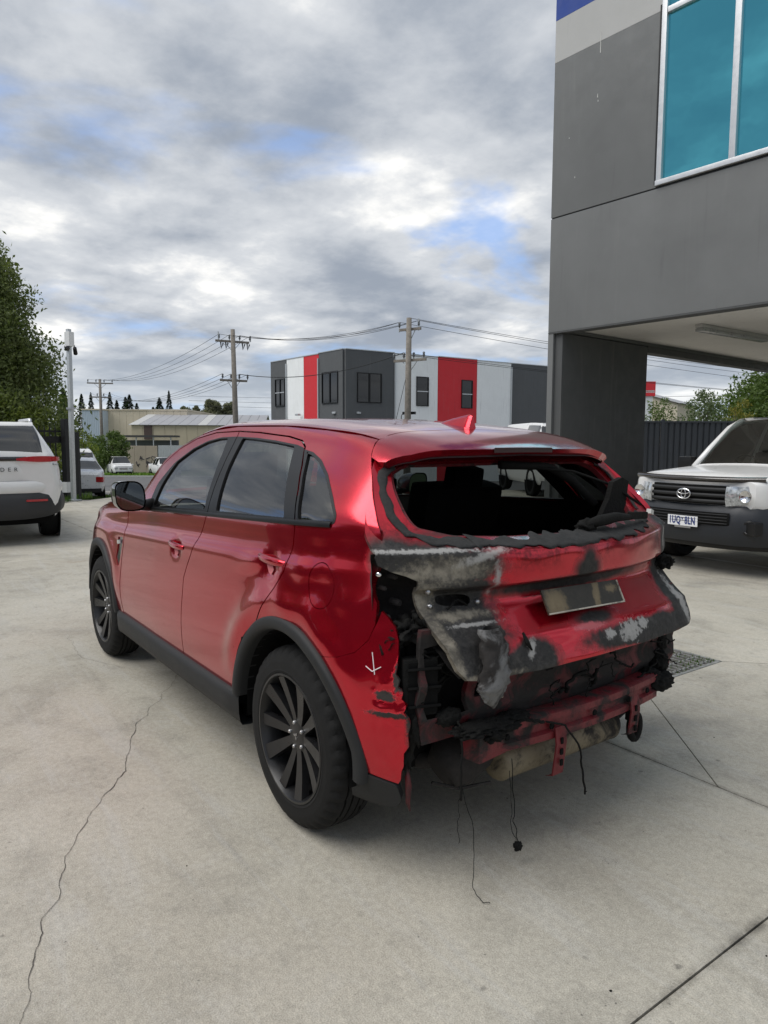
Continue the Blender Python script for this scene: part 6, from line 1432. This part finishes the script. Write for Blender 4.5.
def tree(name, label, loc, H, rad, trunk, mat, n, per, size, seed, shape='round', h0=.25, group=None, limbs=6):
    o = thing(name, label, 'tree' if 'tree' in name else 'bush', loc, random.uniform(0, 6), group); R = random.Random(seed)
    cl = crown_clumps(H*h0, H*.94, rad, n, seed, shape)
    mb = MB(); mb.tube([(0, 0, -.2), (R.uniform(-.1, .1), R.uniform(-.1, .1), H*.35), (R.uniform(-.2, .2), R.uniform(-.2, .2), H*.8)], [trunk, trunk*.7, trunk*.2], 9)
    for k in range(limbs):
        c, r = cl[int((k+.5)*len(cl)/limbs)]; z0 = min(c[2]*.6, H*.6); mb.tube([(0, 0, z0), (c[0]*.5, c[1]*.5, (z0+c[2])/2+.1), c], [trunk*.4, trunk*.25, trunk*.08], 6)
    mb.build('trunk', bark, o, smooth=True); leaves('crown', mat, o, cl, per, size, seed); return o
dk = leaf_mat('leaf_dark', (.095, .125, .042), (.17, .20, .07), (.20, .22, .085)); md = leaf_mat('leaf_mid', (.055, .095, .022), (.13, .18, .05)); sv2 = leaf_mat('leaf_silver', (.07, .10, .05), (.16, .20, .10)); yl = leaf_mat('leaf_yellow', (.14, .14, .02), (.26, .22, .04)); pn = leaf_mat('leaf_pine', (.014, .026, .014), (.035, .055, .026)); gy = leaf_mat('leaf_grey', (.11, .12, .075), (.20, .20, .13)); ol = leaf_mat('leaf_olive', (.12, .16, .025), (.22, .26, .05))
tree('broadleaf_tree', 'tall dense dark green tree at the left edge behind the white SUV', at(-12.59, 22.), 7.5+.4, 3.0, .22, dk, 76, 1500, .070, 3, 'broad', .08, limbs=10)
tree('broadleaf_tree', 'shorter spreading tree with greyish twigs beside the camera pole', at(-12.69, 25.), 5.45+.5, 1.65, .14, md, 26, 620, .075, 5, 'round', .12)
tree('hedge_bush', 'bright olive bush showing above the black fence', at(-10.25, 21.), 2.54+.3, 1.0, .05, ol, 16, 900, .05, 8, 'round', .05)
tree('hedge_bush', 'olive bush left of the bright one above the black fence', at(-10.81, 20.5), 2.72+.3, 1.0, .05, ol, 16, 900, .05, 18, 'round', .05)
tree('hedge_bush', 'small green shrub glimpsed right of the camera pole', at(-16.83, 40.), 3.2, .9, .05, ol, 12, 700, .08, 9, 'round', .1)
tree('street_tree', 'leafy street tree beside the distant power pole', at(-27.47, 72.), 4.6, 2.0, .1, md, 20, 500, .13, 11, 'round', .2); tree('street_tree', 'leafy street tree left of the distant power pole', at(-30.41, 74.), 4.0, 1.3, .1, md, 14, 500, .13, 12, 'round', .2)
# row of pines behind the warehouses
def pine(label, H, R0, seed, group):
    o = thing('pine_tree', label, 'tree', (0, 0, 0), 0, group); R = np.random.default_rng(seed); n = 2600; v = R.random(n)**.75; lay = (v*11) % 1
    rad = R0*(1-v)**.85*(.55+.5*(1-lay)); a = R.random(n)*2*PI; q = rad*R.random(n)**.45; P = np.stack([q*np.cos(a), q*np.sin(a), H*(.06+.94*v)-.25*q], 1)
    d = np.stack([np.cos(a), np.sin(a), np.full(n, -.25)], 1); s = .42*(1.1-.6*v)[:, None]; b_ = np.cross(d, R.normal(size=(n, 3))); b_ /= np.linalg.norm(b_, axis=1, keepdims=True)
    V = np.stack([P-d*s*.5, P-b_*s*.3, P+d*s, P+b_*s*.3], 1).reshape(-1, 3); mesh_obj('crown', V, [(4*i, 4*i+1, 4*i+2, 4*i+3) for i in range(n)], pn, o)
    MB().tube([(0, 0, -.2), (0, 0, H*.97)], [.25, .03], 8).build('trunk', bark, o); return o
pt = pine('dark conical pine tree behind the warehouses', 15, 2.7, 21, 'row of pines behind the warehouses'); first = True
PXU = [(-64.01, 140, 11.35), (-62.04, 140, 10.77), (-60.31, 141, 11.23), (-61.22, 150, 10.41), (-58.7, 150, 10.82), (-56.8, 150, 10.2), (-54.91, 150, 10.82), (-53.37, 151, 11.09), (-50.92, 150, 10.41), (-48.82, 150, 10.82), (-47.45, 151, 10.47), (-45.45, 150, 11.23)]
ORD = 'first second third fourth fifth sixth seventh eighth ninth tenth eleventh twelfth'.split()
for i_, (u_, d_, z_) in enumerate(PXU):
    o = pt if first else copy_tree(pt); first = False; o['label'] = 'dark conical pine behind the warehouses, %s of the row from the left' % ORD[i_]; p = at(u_+random.uniform(-.9, .9), d_+random.uniform(-3, 3)); o.location = p; k = (z_-p[2])/15*random.uniform(.84, 1.10); kx = k*random.uniform(.9, 1.9); o.scale = (kx, kx*.9, k); o.rotation_euler = (0, 0, random.uniform(0, 6))
tree('broadleaf_tree', 'tall grey-green tree beside the timber power pole', at(-31.49, 132.), 9.33+2.6, 2.3, .2, gy, 40, 800, .2, 31, 'col', .15); tree('broadleaf_tree', 'lower dark tree left of the tall grey-green one', at(-34.63, 132.), 8.42+2.6, 1.7, .2, gy, 34, 800, .2, 32, 'round', .15); tree('broadleaf_tree', 'grey-green tree right of the timber power pole', at(-28.93, 133.), 9.03+2.6, 2.0, .2, gy, 34, 800, .2, 33, 'col', .15); tree('broadleaf_tree', 'small dark tree at the end of the pine row', at(-37.22, 134.), 8.34+2.6, 1.4, .15, gy, 30, 800, .17, 34, 'col', .15)
# beyond the steel fence
tree('broadleaf_tree', 'large leafy green tree over the steel fence, above the white pickup', at(14.78, 27.), 4.89, 2.7, .2, md, 40, 620, .085, 41, 'round', .25, limbs=10)
tree('broadleaf_tree', 'leafy tree behind the large one, at the right edge', at(17.48, 30.), 4.78, 2.4, .2, dk, 30, 620, .085, 42, 'round', .25)
tree('garden_bush', 'rounded silvery green bush above the steel fence', at(10.46, 23.5), 3.06+.75, 1.0, .05, sv2, 22, 1100, .045, 43, 'round', .2); tree('garden_bush', 'dark green bush above the steel fence next to the pier', at(9.27, 24.), 2.83+.75, .9, .05, md, 18, 1000, .045, 44, 'round', .3); tree('garden_bush', 'yellow-green bush above the steel fence', at(11.86, 24.), 2.8+.75, .7, .05, yl, 14, 1000, .04, 45, 'round', .3)

# left boundary of the yard, outside the frame but mirrored in the car's side
lf = thing('boundary_fence', 'dark steel fence along the left side of the yard, mirrored in the side windows', 'fence', (-9, 8.6, 0), 0)
for k in range(10): 
    MB().box((1.2+2.4*k, 0, .95), (2.36, .03, 1.8)).build('sheet_panel', fm, lf); MB().box((2.4*k, 0, 1.0), (.08, .08, 2.0)).build('post', fm, lf)
LT = tree('broadleaf_tree', 'tree behind the left boundary fence, mirrored in the car side', (-5, 11.5, 0), 5.5, 2.2, .2, dk, 30, 420, .14, 61, 'round', .2, 'trees behind the left boundary fence')
for x, y, k in ((0, 12.2, .8), (4.5, 11.4, 1.1), (9.5, 12, .9), (14, 11.2, 1.15)): q = copy_tree(LT); q.location = (x, y, 0); q.scale = (k, k, k); q.rotation_euler = (0, 0, x)
